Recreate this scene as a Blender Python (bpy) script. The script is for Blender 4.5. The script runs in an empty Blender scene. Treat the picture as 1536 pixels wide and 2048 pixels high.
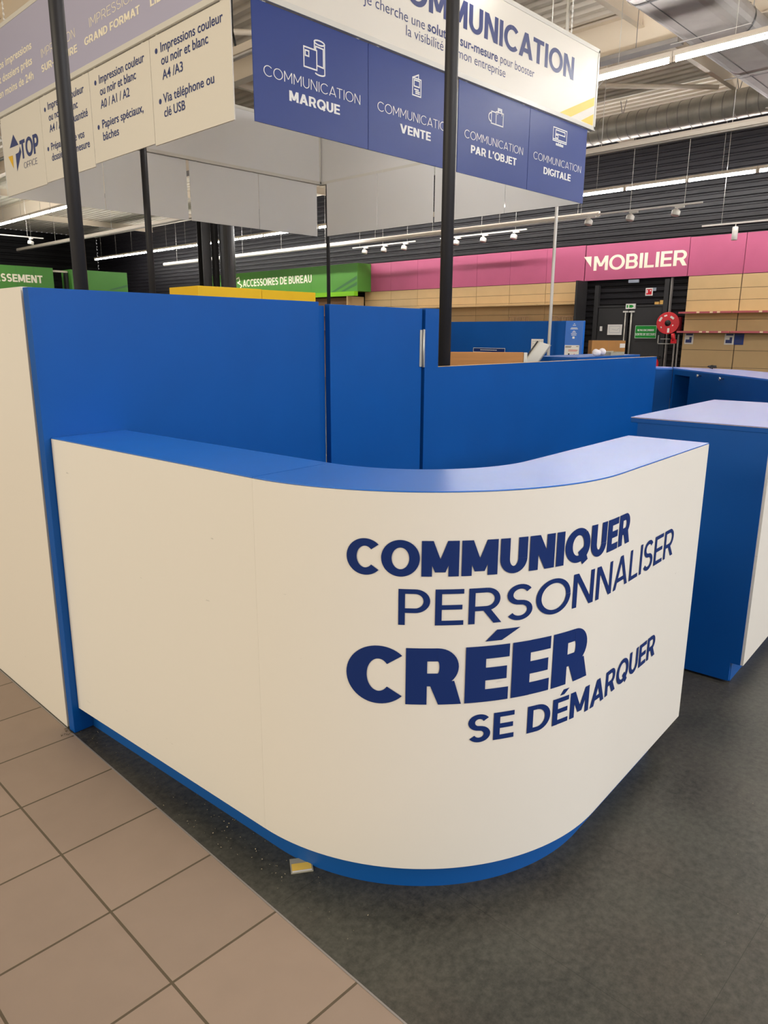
import bpy, bmesh, math, random
from math import sin, cos, pi, radians as rad, hypot
from mathutils import Vector as V, Matrix
random.seed(7)
S = bpy.context.scene
COL = S.collection

# ------------------------------------------------------------------ camera
# world: x runs from the mall corridor into the shop, y along the shop front, z up (metres)
cam_d = bpy.data.cameras.new('camera')
cam = bpy.data.objects.new('camera', cam_d)
COL.objects.link(cam)
R_ = V((0.69645, -0.71757, 0.00559)); D_ = V((-0.16698, -0.16938, -0.97130)); W_ = V((0.69795, 0.67556, -0.23743))
W_.normalize(); R_ = (R_ - W_ * R_.dot(W_)).normalized(); D_ = W_.cross(R_).normalized()
m3 = Matrix((R_, -D_, -W_)).transposed()
cam.matrix_world = Matrix.Translation((0, 0, 1.6)) @ m3.to_4x4()
cam_d.sensor_fit = 'VERTICAL'
cam_d.sensor_height = 36.0
cam_d.lens = 36.0 * 1459.92 / 2048.0
cam_d.clip_end = 200
S.camera = cam

# ------------------------------------------------------------------ light and exposure
S.view_settings.view_transform = 'Standard'
S.view_settings.look = 'None'
S.view_settings.exposure = 0.75
S.view_settings.gamma = 1.0
S.view_settings.use_curve_mapping = False
try:
    S.cycles.use_denoising = True
    S.cycles.max_bounces = 8
    S.cycles.diffuse_bounces = 4
    S.cycles.sample_clamp_indirect = 6.0
except Exception:
    pass
w = bpy.data.worlds.new('world'); S.world = w; w.use_nodes = True
w.node_tree.nodes['Background'].inputs[0].default_value = (1.0, 0.96, 0.92, 1)
w.node_tree.nodes['Background'].inputs[1].default_value = 0.22

def area(name, loc, target, sx, sy, power, col):
    l = bpy.data.lights.new(name, 'AREA'); l.shape = 'RECTANGLE'; l.size = sx; l.size_y = sy
    l.energy = power; l.color = col
    o = bpy.data.objects.new(name, l); COL.objects.link(o)
    o.location = loc
    o.rotation_euler = (V(target) - V(loc)).to_track_quat('-Z', 'Y').to_euler()
    return o
# added area lights, all out of view, standing in for corridor and right-hand light
area('corridor_fill', (-6.5, 3.5, 2.1), (1.0, 3.2, 2.0), 9.0, 2.6, 62, (1.0, 0.84, 0.60))  # warm stand-in for unseen light from across the corridor
area('corridor_sign_fill', (-8.0, 6.0, 4.3), (3.5, 5.5, 2.6), 8.0, 1.4, 330, (1.0, 0.87, 0.64))  # added to brighten the hanging signs from the corridor side
area('corridor_fill', (-1.0, -8.0, 2.2), (1.6, 0.6, 1.8), 5.0, 2.8, 90, (1.0, 0.90, 0.76))  # added warm fill from the near right, out of view
area('end_fill', (5.0, -7.5, 4.6), (4.0, 2.0, 0.9), 8.0, 1.6, 300, (0.95, 0.96, 1.0))  # added cool fill for faces turned to the right-hand end
TUBE = 72.0

# ------------------------------------------------------------------ materials
def lin(c):
    return tuple(((v / 255.0) / 12.92 if v / 255.0 <= 0.04045 else ((v / 255.0 + 0.055) / 1.055) ** 2.4) for v in c)

def mat(name, rgb, rough=0.5, metal=0.0, spec=0.5, var=0.0, vscale=8.0, bump=0.0, bscale=60.0, stretch=None):
    m = bpy.data.materials.new(name); m.use_nodes = True
    n = m.node_tree.nodes; L = m.node_tree.links; b = n['Principled BSDF']
    c = lin(rgb)
    b.inputs['Base Color'].default_value = (*c, 1)
    b.inputs['Roughness'].default_value = rough
    b.inputs['Metallic'].default_value = metal
    b.inputs['Specular IOR Level'].default_value = spec
    tc = n.new('ShaderNodeTexCoord')
    src = tc.outputs['Object']
    if stretch:
        mp = n.new('ShaderNodeMapping'); mp.inputs['Scale'].default_value = stretch
        L.new(src, mp.inputs[0]); src = mp.outputs[0]
    if var > 0:
        t = n.new('ShaderNodeTexNoise'); t.inputs['Scale'].default_value = vscale; t.inputs['Detail'].default_value = 6
        L.new(src, t.inputs['Vector'])
        r = n.new('ShaderNodeValToRGB')
        r.color_ramp.elements[0].position = 0.3; r.color_ramp.elements[1].position = 0.7
        r.color_ramp.elements[0].color = (*[v * (1 - var) for v in c], 1)
        r.color_ramp.elements[1].color = (*[min(1, v * (1 + var)) for v in c], 1)
        L.new(t.outputs['Fac'], r.inputs[0]); L.new(r.outputs[0], b.inputs['Base Color'])
    if bump > 0:
        t = n.new('ShaderNodeTexNoise'); t.inputs['Scale'].default_value = bscale; t.inputs['Detail'].default_value = 4
        L.new(src, t.inputs['Vector'])
        bp = n.new('ShaderNodeBump'); bp.inputs['Strength'].default_value = bump; bp.inputs['Distance'].default_value = 0.002
        L.new(t.outputs['Fac'], bp.inputs['Height']); L.new(bp.outputs[0], b.inputs['Normal'])
    return m

def emit(name, rgb, s):
    m = bpy.data.materials.new(name); m.use_nodes = True
    b = m.node_tree.nodes['Principled BSDF']
    b.inputs['Base Color'].default_value = (*lin(rgb), 1)
    b.inputs['Emission Color'].default_value = (*lin(rgb), 1)
    b.inputs['Emission Strength'].default_value = s
    return m

def tile_mat():
    m = bpy.data.materials.new('beige_floor_tile'); m.use_nodes = True
    n = m.node_tree.nodes; L = m.node_tree.links; b = n['Principled BSDF']
    tc = n.new('ShaderNodeTexCoord')
    mp = n.new('ShaderNodeMapping'); mp.inputs['Location'].default_value = (-0.7175, -0.098, 0)
    L.new(tc.outputs['Object'], mp.inputs[0])
    br = n.new('ShaderNodeTexBrick')
    br.offset = 0.0; br.squash = 1.0
    br.inputs['Scale'].default_value = 1.0
    br.inputs['Brick Width'].default_value = 0.3335; br.inputs['Row Height'].default_value = 0.3335
    br.inputs['Mortar Size'].default_value = 0.0038; br.inputs['Mortar Smooth'].default_value = 0.1
    br.inputs['Color1'].default_value = (*lin((158, 138, 122)), 1)
    br.inputs['Color2'].default_value = (*lin((152, 133, 118)), 1)
    br.inputs['Mortar'].default_value = (*lin((92, 80, 62)), 1)
    L.new(mp.outputs[0], br.inputs['Vector'])
    t = n.new('ShaderNodeTexNoise'); t.inputs['Scale'].default_value = 9; t.inputs['Detail'].default_value = 8
    L.new(tc.outputs['Object'], t.inputs['Vector'])
    mx = n.new('ShaderNodeMixRGB'); mx.blend_type = 'MULTIPLY'; mx.inputs[0].default_value = 0.14
    L.new(br.outputs['Color'], mx.inputs[1]); L.new(t.outputs['Fac'], mx.inputs[2])
    L.new(mx.outputs[0], b.inputs['Base Color'])
    b.inputs['Roughness'].default_value = 0.5
    bp = n.new('ShaderNodeBump'); bp.inputs['Strength'].default_value = 0.5; bp.inputs['Distance'].default_value = 0.002; bp.invert = True
    L.new(br.outputs['Fac'], bp.inputs['Height']); L.new(bp.outputs[0], b.inputs['Normal'])
    return m

def vinyl_mat():
    m = bpy.data.materials.new('mottled_grey_vinyl'); m.use_nodes = True
    n = m.node_tree.nodes; L = m.node_tree.links; b = n['Principled BSDF']
    tc = n.new('ShaderNodeTexCoord')
    mp = n.new('ShaderNodeMapping'); mp.inputs['Location'].default_value = (-1.46, -0.428, 0)
    L.new(tc.outputs['Object'], mp.inputs[0])
    br = n.new('ShaderNodeTexBrick'); br.offset = 0.0
    br.inputs['Scale'].default_value = 1.0
    br.inputs['Brick Width'].default_value = 0.507; br.inputs['Row Height'].default_value = 1.02
    br.inputs['Mortar Size'].default_value = 0.0009; br.inputs['Mortar Smooth'].default_value = 0.3
    for k in ('Color1', 'Color2'): br.inputs[k].default_value = (1, 1, 1, 1)
    br.inputs['Mortar'].default_value = (0.45, 0.45, 0.42, 1)
    L.new(mp.outputs[0], br.inputs['Vector'])
    n1 = n.new('ShaderNodeTexNoise'); n1.inputs['Scale'].default_value = 3.2; n1.inputs['Detail'].default_value = 5
    n2 = n.new('ShaderNodeTexNoise'); n2.inputs['Scale'].default_value = 42; n2.inputs['Detail'].default_value = 8; n2.inputs['Roughness'].default_value = 0.75
    n3 = n.new('ShaderNodeTexNoise'); n3.inputs['Scale'].default_value = 2.1; n3.inputs['Detail'].default_value = 2
    for q in (n1, n2, n3): L.new(tc.outputs['Object'], q.inputs['Vector'])
    add = n.new('ShaderNodeMath'); add.operation = 'MULTIPLY_ADD'; add.inputs[1].default_value = 0.75; 
    L.new(n2.outputs['Fac'], add.inputs[0]); 
    h = n.new('ShaderNodeMath'); h.operation = 'MULTIPLY'; h.inputs[1].default_value = 0.3
    L.new(n1.outputs['Fac'], h.inputs[0]); L.new(h.outputs[0], add.inputs[2])
    r = n.new('ShaderNodeValToRGB')
    r.color_ramp.elements[0].position = 0.36; r.color_ramp.elements[1].position = 0.72
    r.color_ramp.elements[0].color = (*lin((33, 33, 28)), 1); r.color_ramp.elements[1].color = (*lin((84, 83, 75)), 1)
    L.new(add.outputs[0], r.inputs[0])
    r3 = n.new('ShaderNodeValToRGB')
    r3.color_ramp.elements[0].position = 0.42; r3.color_ramp.elements[1].position = 0.6
    r3.color_ramp.elements[0].color = (1.0, 1.0, 0.97, 1); r3.color_ramp.elements[1].color = (1.05, 0.98, 0.94, 1)
    L.new(n3.outputs['Fac'], r3.inputs[0])
    mx = n.new('ShaderNodeMixRGB'); mx.blend_type = 'MULTIPLY'; mx.inputs[0].default_value = 1
    L.new(r.outputs[0], mx.inputs[1]); L.new(r3.outputs[0], mx.inputs[2])
    mx2 = n.new('ShaderNodeMixRGB'); mx2.blend_type = 'MULTIPLY'; mx2.inputs[0].default_value = 1
    L.new(mx.outputs[0], mx2.inputs[1]); L.new(br.outputs['Color'], mx2.inputs[2])
    L.new(mx2.outputs[0], b.inputs['Base Color'])
    b.inputs['Roughness'].default_value = 0.42
    bp = n.new('ShaderNodeBump'); bp.inputs['Strength'].default_value = 0.25; bp.inputs['Distance'].default_value = 0.001
    L.new(n2.outputs['Fac'], bp.inputs['Height']); L.new(bp.outputs[0], b.inputs['Normal'])
    return m

def scuff_white(name, rgb):
    """white laminate with a few small scuff marks"""
    m = mat(name, rgb, rough=0.42, spec=0.4)
    n = m.node_tree.nodes; L = m.node_tree.links; b = n['Principled BSDF']
    tc = n.new('ShaderNodeTexCoord'); mp = n.new('ShaderNodeMapping'); mp.inputs['Scale'].default_value = (5, 5, 26)
    mp.inputs['Rotation'].default_value = (0.15, 0.1, 0.3)
    L.new(tc.outputs['Object'], mp.inputs[0])
    t = n.new('ShaderNodeTexNoise'); t.inputs['Scale'].default_value = 2.6; t.inputs['Detail'].default_value = 3
    L.new(mp.outputs[0], t.inputs['Vector'])
    r = n.new('ShaderNodeValToRGB')
    r.color_ramp.elements[0].position = 0.745; r.color_ramp.elements[1].position = 0.80
    c = lin(rgb)
    r.color_ramp.elements[0].color = (*c, 1); r.color_ramp.elements[1].color = (*[v * 0.72 for v in c], 1)
    L.new(t.outputs['Fac'], r.inputs[0]); L.new(r.outputs[0], b.inputs['Base Color'])
    return m

M = dict(
    tile=tile_mat(), vinyl=vinyl_mat(),
    white=scuff_white('white_laminate', (226, 222, 214)),
    wall_white=scuff_white('white_painted_board', (222, 216, 206)),
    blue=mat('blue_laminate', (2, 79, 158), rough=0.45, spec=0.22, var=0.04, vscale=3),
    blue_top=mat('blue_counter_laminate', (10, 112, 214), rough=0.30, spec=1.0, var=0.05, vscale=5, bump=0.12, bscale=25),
    blue_kick=mat('blue_plinth', (4, 84, 160), rough=0.45),
    edge=mat('dark_edge_band', (60, 60, 70), rough=0.5),
    navy=mat('navy_vinyl_lettering', (18, 44, 104), rough=0.5, spec=0.2),
    navy_sign=mat('navy_sign_print', (38, 62, 134), rough=0.42, spec=0.4),
    navy_text=mat('navy_print', (52, 64, 118), rough=0.45),
    cream=mat('white_sign_board', (232, 226, 214), rough=0.45),
    sign_back=mat('grey_white_sign_back', (234, 233, 232), rough=0.5),
    lavender=mat('lavender_grey_print', (184, 182, 208), rough=0.35, spec=0.6),
    alu=mat('white_aluminium_profile', (222, 219, 210), rough=0.35),
    black_metal=mat('black_metal_pole', (38, 37, 40), rough=0.5, spec=0.4),
    dark=mat('dark_steel', (52, 51, 52), rough=0.42, spec=0.5),
    clad=mat('anthracite_cladding', (27, 25, 29), rough=0.5, spec=0.35, var=0.08, vscale=3),
    clad_left=mat('black_cladding', (24, 23, 25), rough=0.6, spec=0.3),
    deck=mat('beige_roof_deck', (240, 230, 214), rough=0.6, var=0.06, vscale=2),
    beam=mat('beige_painted_steel', (236, 222, 202), rough=0.55),
    zinc=mat('galvanised_steel', (178, 174, 164), rough=0.36, metal=0.45, var=0.14, vscale=5),
    zinc_dull=mat('dull_galvanised_steel', (150, 144, 140), rough=0.5, metal=0.35, var=0.1, vscale=3),
    batten=mat('cream_white_batten', (226, 214, 198), rough=0.5),
    tube=emit('lit_tube', (250, 248, 245), TUBE),
    tube_off=mat('unlit_tube', (196, 190, 182), rough=0.3),
    white_metal=mat('white_metal', (224, 220, 212), rough=0.4),
    pink=mat('pink_fascia', (188, 92, 128), rough=0.5, var=0.03, vscale=2),
    green=mat('green_fascia', (84, 146, 56), rough=0.5),
    green_deep=mat('mid_green_fascia', (74, 138, 52), rough=0.5),
    lime=mat('lime_green_edge', (140, 214, 30), rough=0.5),
    green_stripe=mat('dark_green_stripe', (62, 112, 66), rough=0.5),
    yellow=mat('yellow_board', (250, 200, 0), rough=0.45),
    yellow_print=mat('yellow_print', (250, 208, 92), rough=0.5),
    logo_yellow=mat('logo_yellow', (240, 190, 30), rough=0.5),
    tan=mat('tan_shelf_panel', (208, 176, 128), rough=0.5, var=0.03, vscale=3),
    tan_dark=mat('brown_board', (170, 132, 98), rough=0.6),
    pricerail=mat('rose_price_rail', (186, 92, 100), rough=0.4),
    price=mat('price_label', (240, 214, 180), rough=0.5),
    red=mat('red_paint', (206, 20, 34), rough=0.35),
    red_dark=mat('dark_red_paint', (120, 22, 30), rough=0.4),
    rubber=mat('black_rubber', (20, 20, 20), rough=0.6),
    exit_green=mat('green_sign', (16, 150, 50), rough=0.45),
    paper=mat('white_paper', (236, 232, 226), rough=0.6),
    paper_grey=mat('grey_print', (150, 156, 170), rough=0.6),
    ochre=mat('ochre_box', (222, 176, 96), rough=0.5),
    card=mat('brown_cardboard', (184, 130, 68), rough=0.65, var=0.05, vscale=6),
    wood=mat('light_wood_board', (182, 126, 68), rough=0.5, var=0.07, vscale=4, stretch=(1, 1, 14)),
    silver=mat('silver_metal', (206, 204, 196), rough=0.42, metal=0.55),
    chrome=mat('chrome', (214, 214, 212), rough=0.2, metal=0.9),
    sticker=mat('pale_sticker', (214, 206, 206), rough=0.6),
    text_white=mat('white_print', (240, 240, 238), rough=0.5),
    text_cream=mat('cream_print', (252, 244, 222), rough=0.5),
    grit=mat('pale_grit', (160, 150, 126), rough=0.8, var=0.3, vscale=40),
    grime=mat('brown_dust', (92, 80, 56), rough=0.9),
    plastic=mat('clear_grey_plastic', (170, 166, 150), rough=0.2),
    cloth=mat('white_cloth', (232, 226, 232), rough=0.8),
)

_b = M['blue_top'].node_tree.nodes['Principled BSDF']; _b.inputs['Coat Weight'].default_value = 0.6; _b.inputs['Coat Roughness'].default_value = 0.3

# ------------------------------------------------------------------ builders
ORG = {}
def tag(o, label=None, cat=None, group=None, kind=None):
    if label: o['label'] = label
    if cat: o['category'] = cat
    if group: o['group'] = group
    if kind: o['kind'] = kind
    return o

def empty(name, loc, label, cat, group=None):
    o = bpy.data.objects.new(name, None); COL.objects.link(o); o.location = loc
    o.empty_display_size = 0.1
    ORG[o.name] = V(loc)
    return tag(o, label, cat, group)

class MB:
    def __init__(s): s.v = []; s.f = []; s.sm = []
    def poly(s, pts, smooth=False):
        i = len(s.v); s.v += [tuple(p) for p in pts]; s.f.append(list(range(i, i + len(pts)))); s.sm.append(smooth); return s
    def box(s, x0, y0, z0, x1, y1, z1, F=None):
        c = [(x, y, z) for z in (z0, z1) for y in (y0, y1) for x in (x0, x1)]
        if F: c = [F(*p) for p in c]
        i = len(s.v); s.v += [tuple(p) for p in c]
        for q in ((0, 2, 3, 1), (4, 5, 7, 6), (0, 1, 5, 4), (2, 6, 7, 3), (0, 4, 6, 2), (1, 3, 7, 5)):
            s.f.append([i + k for k in q]); s.sm.append(False)
        return s
    def prism(s, pts, z0, z1, F=None):
        """closed plan outline extruded in z"""
        n = len(pts); i = len(s.v)
        low = [(p[0], p[1], z0) for p in pts]; top = [(p[0], p[1], z1) for p in pts]
        c = low + top
        if F: c = [F(*p) for p in c]
        s.v += [tuple(p) for p in c]
        s.f.append([i + k for k in range(n)][::-1]); s.sm.append(False)
        s.f.append([i + n + k for k in range(n)]); s.sm.append(False)
        for k in range(n):
            s.f.append([i + k, i + (k + 1) % n, i + n + (k + 1) % n, i + n + k]); s.sm.append(False)
        return s
    def cyl(s, a, b, r, n=16, r2=None, caps=True):
        a = V(a); b = V(b); d = (b - a).normalized()
        e = d.orthogonal().normalized(); g = d.cross(e)
        r2 = r if r2 is None else r2
        i = len(s.v)
        for (p, q) in ((a, r), (b, r2)):
            for k in range(n):
                t = 2 * pi * k / n
                s.v.append(tuple(p + e * (q * cos(t)) + g * (q * sin(t))))
        for k in range(n):
            s.f.append([i + k, i + (k + 1) % n, i + n + (k + 1) % n, i + n + k]); s.sm.append(True)
        if caps:
            s.f.append([i + k for k in range(n)][::-1]); s.sm.append(False)
            s.f.append([i + n + k for k in range(n)]); s.sm.append(False)
        return s
    def tube(s, pts, r, n=8):
        for a, b in zip(pts[:-1], pts[1:]): s.cyl(a, b, r, n)
        return s
    def lathe(s, c, ax, prof, n=24):
        """profile [(along axis, radius)] turned around axis ax through c"""
        c = V(c); d = V(ax).normalized(); e = d.orthogonal().normalized(); g = d.cross(e)
        i = len(s.v); m = len(prof)
        for (h, r) in prof:
            for k in range(n):
                t = 2 * pi * k / n
                s.v.append(tuple(c + d * h + e * (r * cos(t)) + g * (r * sin(t))))
        for j in range(m - 1):
            for k in range(n):
                s.f.append([i + j * n + k, i + j * n + (k + 1) % n, i + (j + 1) * n + (k + 1) % n, i + (j + 1) * n + k]); s.sm.append(True)
        s.f.append([i + k for k in range(n)][::-1]); s.sm.append(False)
        s.f.append([i + (m - 1) * n + k for k in range(n)]); s.sm.append(False)
        return s
    def build(s, name, m, parent=None, bevel=0.0, flat=False):
        org = ORG[parent.name] if parent else V((0, 0, 0))
        if not parent and s.v and not flat:
            xs = [p[0] for p in s.v]; ys = [p[1] for p in s.v]; zs = [p[2] for p in s.v]
            org = V(((min(xs) + max(xs)) / 2, (min(ys) + max(ys)) / 2, min(zs)))
        me = bpy.data.meshes.new(name)
        me.from_pydata([(p[0] - org.x, p[1] - org.y, p[2] - org.z) for p in s.v], [], s.f)
        me.polygons.foreach_set('use_smooth', s.sm)
        me.validate(); me.update()
        if isinstance(m, str): m = M[m]
        me.materials.append(m)
        o = bpy.data.objects.new(name, me); COL.objects.link(o)
        if parent: o.parent = parent
        else: o.location = org
        ORG[o.name] = org
        if bevel:
            b = o.modifiers.new('bevel', 'BEVEL'); b.width = bevel; b.segments = 2; b.limit_method = 'ANGLE'
        return o

def struct(o, label=None):
    o['kind'] = 'structure'
    if label: o['label'] = label
    return o

def copy_tree(o, parent=None):
    c = o.copy(); COL.objects.link(c)
    if parent: c.parent = parent
    for ch in list(o.children): copy_tree(ch, c)
    return c

# ------------------------------------------------------------------ lettering: geometric capitals drawn from bars and rings
def bar(x0, y0, x1, y1): return [(x0, y0), (x1, y0), (x1, y1), (x0, y1)]
def ring(cx, cy, rx, ry, t, th, a0=0, a1=360, n=40):
    out = []
    k = max(4, int(n * abs(a1 - a0) / 360))
    for i in range(k):
        p = rad(a0 + (a1 - a0) * i / k); q = rad(a0 + (a1 - a0) * (i + 1) / k)
        out.append([(cx + rx * cos(p), cy + ry * sin(p)), (cx + rx * cos(q), cy + ry * sin(q)),
                    (cx + (rx - t) * cos(q), cy + (ry - th) * sin(q)), (cx + (rx - t) * cos(p), cy + (ry - th) * sin(p))])
    return out
def bowl(x0, x1, y0, y1, t, th):
    ry = (y1 - y0) / 2; rx = min(ry, (x1 - x0) * 0.75); xm = x1 - rx
    return [bar(x0, y1 - th, xm, y1), bar(x0, y0, xm, y0 + th)] + ring(xm, y0 + ry, rx, ry, t, th, -90, 90, 36)

def glyph(ch, t):
    """polygons of one capital, cap height 1, stem t; returns (polys, width)"""
    h = t * (0.68 if t > 0.3 else 0.74 if t > 0.24 else 0.84 if t > 0.18 else 0.9)      # thin strokes
    k = t * 1.1                             # diagonals
    P = []
    if ch in 'ÉÊ':
        P, wd = glyph('E', t)
        P = P + [[(wd * 0.42, 1.08), (wd * 0.42 + k * 0.75, 1.08), (wd * 0.42 + k * 1.45 + .06, 1.27), (wd * 0.42 + k * 0.35 + .06, 1.27)]]
        return P, wd
    if ch == 'I': return [bar(0, 0, t, 1)], t
    if ch == 'E':
        wd = 0.55 + 0.55 * t
        return [bar(0, 0, t, 1), bar(t, 1 - h, wd, 1), bar(t, 0, wd, h), bar(t, 0.5 - h / 2, wd * 0.95, 0.5 + h / 2)], wd
    if ch == 'F':
        wd = 0.53 + 0.5 * t
        return [bar(0, 0, t, 1), bar(t, 1 - h, wd, 1), bar(t, 0.46 - h / 2, wd * 0.94, 0.46 + h / 2)], wd
    if ch == 'L':
        wd = 0.5 + 0.5 * t
        return [bar(0, 0, t, 1), bar(t, 0, wd, h)], wd
    if ch == 'T':
        wd = 0.66 + 0.4 * t
        return [bar(0, 1 - h, wd, 1), bar(wd / 2 - t / 2, 0, wd / 2 + t / 2, 1 - h)], wd
    if ch == 'H':
        wd = 0.72 + 0.4 * t
        return [bar(0, 0, t, 1), bar(wd - t, 0, wd, 1), bar(t, .5 - h / 2, wd - t, .5 + h / 2)], wd
    if ch == 'N':
        wd = 0.70 + 0.5 * t
        return [bar(0, 0, t, 1), bar(wd - t, 0, wd, 1), [(0, 1), (k * 1.05, 1), (wd, 0), (wd - k * 1.05, 0)]], wd
    if ch == 'M':
        wd = 0.80 + 0.75 * t; yb = 0.22 - 0.35 * t if t > 0.2 else 0.28
        yb = max(0.06, yb); c = wd / 2
        return [bar(0, 0, t, 1), bar(wd - t, 0, wd, 1), [(0, 1), (k, 1), (c + k * .45, yb), (c - k * .45, yb)],
                [(wd - k, 1), (wd, 1), (c + k * .45, yb), (c - k * .45, yb)]], wd
    if ch == 'A':
        wd = 0.80 + 0.6 * t; c = wd / 2; yb = 0.2
        xi = lambda y: (c - k * .5) * y
        return [[(0, 0), (k, 0), (c + k * .5, 1), (c - k * .5, 1)], [(wd - k, 0), (wd, 0), (c + k * .5, 1), (c - k * .5, 1)],
                [(xi(yb) + k * .5, yb), (wd - xi(yb) - k * .5, yb), (wd - xi(yb + h) - k * .5, yb + h), (xi(yb + h) + k * .5, yb + h)]], wd
    if ch == 'V':
        wd = 0.80 + 0.6 * t; c = wd / 2
        return [[(0, 1), (k, 1), (c + k * .5, 0), (c - k * .5, 0)], [(wd - k, 1), (wd, 1), (c + k * .5, 0), (c - k * .5, 0)]], wd
    if ch == 'U':
        wd = 0.68 + 0.5 * t; r = wd / 2; ry = min(r, 0.45)
        return [bar(0, ry, t, 1), bar(wd - t, ry, wd, 1)] + ring(r, ry, r, ry + .012, t, h, 180, 360), wd
    if ch == 'J':
        wd = 0.46 + 0.5 * t; r = wd * .56
        return [bar(wd - t, r, wd, 1)] + ring(wd - r, r, r, r + .012, t, h, 215, 360), wd
    if ch in 'OQ':
        wd = 0.98 + 0.22 * t
        P = ring(wd / 2, .5, wd / 2, .515, t, h, 0, 360, 56)
        if ch == 'Q':
            P = P + [[(wd * .50, .30), (wd * .50 + k * .8, .30 + k * .45), (wd * .93, .02), (wd * .93 - k * .75, -.10)]]
        return P, wd
    if ch == 'C':
        wd = 0.86 + 0.2 * t
        r = (0.98 + 0.2 * t) / 2
        return ring(r, .5, r, .515, t, h, 44, 316, 56), wd
    if ch == 'G':
        wd = 0.92 + 0.2 * t; r = (0.98 + 0.2 * t) / 2
        return ring(r, .5, r, .515, t, h, 44, 322, 56) + [bar(wd - t, .17, wd, .5), bar(r, .5 - h, wd, .5)], wd
    if ch == 'D':
        wd = 0.78 + 0.35 * t; rx = min(0.5, wd - t * 1.05)
        return [bar(0, 0, t, 1), bar(t, 1 - h, wd - rx, 1), bar(t, 0, wd - rx, h)] + ring(wd - rx, .5, rx, .5, t, h, -90, 90, 48), wd
    if ch == 'P':
        wd = 0.62 + 0.5 * t
        return [bar(0, 0, t, 1)] + bowl(t * .9, wd, 0.34, 1, t, h), wd
    if ch == 'R':
        wd = 0.66 + 0.6 * t
        return [bar(0, 0, t, 1)] + bowl(t * .9, wd * .97, 0.33 if t > .24 else 0.36, 1, t * .92, h) + [[(wd * .42, .40), (wd * .42 + k * 1.1, .42), (wd * 1.03, 0), (wd * 1.03 - k * (1.18 if t < .22 else 1.0), 0)]], wd * 1.03
    if ch == 'B':
        wd = 0.66 + 0.5 * t
        return [bar(0, 0, t, 1)] + bowl(t * .9, wd * .95, 0.5 - h / 2, 1, t, h) + bowl(t * .9, wd, 0, 0.5 + h / 2, t, h), wd
    if ch == 'S':
        wd = 0.60 + 0.45 * t
        rx = (wd - t) / 2; cx = wd / 2
        top = 1.012 - h / 2; bot = -.012 + h / 2; mid = 0.5
        pts = []
        cy = (top + mid) / 2; ry = (top - mid) / 2
        for i in range(19): 
            a = rad(28 + (252 - 28) * i / 18); pts.append((cx + rx * cos(a) * .96, cy + ry * sin(a)))
        cy2 = (bot + mid) / 2; ry2 = (mid - bot) / 2
        for i in range(19):
            a = rad(72 - (72 + 152) * i / 18); pts.append((cx + rx * cos(a), cy2 + ry2 * sin(a)))
        left = []; right = []
        for i, p in enumerate(pts):
            q0 = pts[max(0, i - 1)]; q1 = pts[min(len(pts) - 1, i + 1)]
            dx, dy = q1[0] - q0[0], q1[1] - q0[1]; l = hypot(dx, dy); nx, ny = -dy / l, dx / l
            th = (h * abs(ny) ** 2 + t * abs(nx) ** 2) / 2
            left.append((p[0] + nx * th, p[1] + ny * th)); right.append((p[0] - nx * th, p[1] - ny * th))
        return [[left[i], left[i + 1], right[i + 1], right[i]] for i in range(len(pts) - 1)], wd
    if ch == '-': return [bar(0, .42 - h / 2, .34, .42 + h / 2)], .34
    if ch == "'": return [[(.02, .66), (t * .8, .66), (t * 1.15, 1), (.1 * t, 1)]], t * 1.15
    return [], 0.34

def caps(text, t, track=None):
    """list of polygons and the total width of a word in capitals"""
    if track is None: track = 0.155 - 0.30 * t if t > 0.12 else 0.16
    x = 0; out = []; prev = ''
    for ch in text:
        P, wd = glyph(ch, t)
        kern = 0
        if ch == 'A' and prev in 'LTPV': kern = -0.07
        if ch in 'TV' and prev in 'AL': kern = -0.09
        if ch in 'OCQG' or prev in 'OCQG': kern -= 0.025
        if ch == ' ': x += 0.36; prev = ch; continue
        x += kern
        out += [[(p[0] + x, p[1]) for p in q] for q in P]
        x += wd + track; prev = ch
    return out, x - track

def slices(poly, step):
    """cut a convex polygon by vertical lines x = k*step"""
    xs = [p[0] for p in poly]; a = min(xs); b = max(xs)
    k0 = math.floor(a / step); k1 = math.ceil(b / step)
    if k1 - k0 <= 1: return [poly]
    def clip(pl, x, keep_right):
        out = []
        for i in range(len(pl)):
            p, q = pl[i], pl[(i + 1) % len(pl)]
            ip = (p[0] >= x) if keep_right else (p[0] <= x); iq = (q[0] >= x) if keep_right else (q[0] <= x)
            if ip: out.append(p)
            if ip != iq:
                s = (x - p[0]) / (q[0] - p[0]); out.append((x, p[1] + s * (q[1] - p[1])))
        return out
    res = []
    for k in range(k0, k1):
        c = clip(poly, k * step, True)
        if len(c) >= 3: c = clip(c, (k + 1) * step, False)
        if len(c) >= 3: res.append(c)
    return res

def put_caps(mb, text, t, F, x0, x1, z0, z1, step=None, track=None):
    P, wd = caps(text, t, track)
    sx = (x1 - x0) / wd; sz = z1 - z0
    for k, q in enumerate(P):
        q = [(x0 + p[0] * sx, z0 + p[1] * sz) for p in q]
        for r in (slices(q, step) if step else [q]): mb.poly([F(*p, LAY * (k % 70)) for p in r])

def put_polys(mb, polys, F):
    for k, q in enumerate(polys): mb.poly([F(*p, LAY * (k % 70)) for p in q])
LAY = 1e-5      # each stroke of the vinyl lettering lies a hair above the one before

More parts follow.
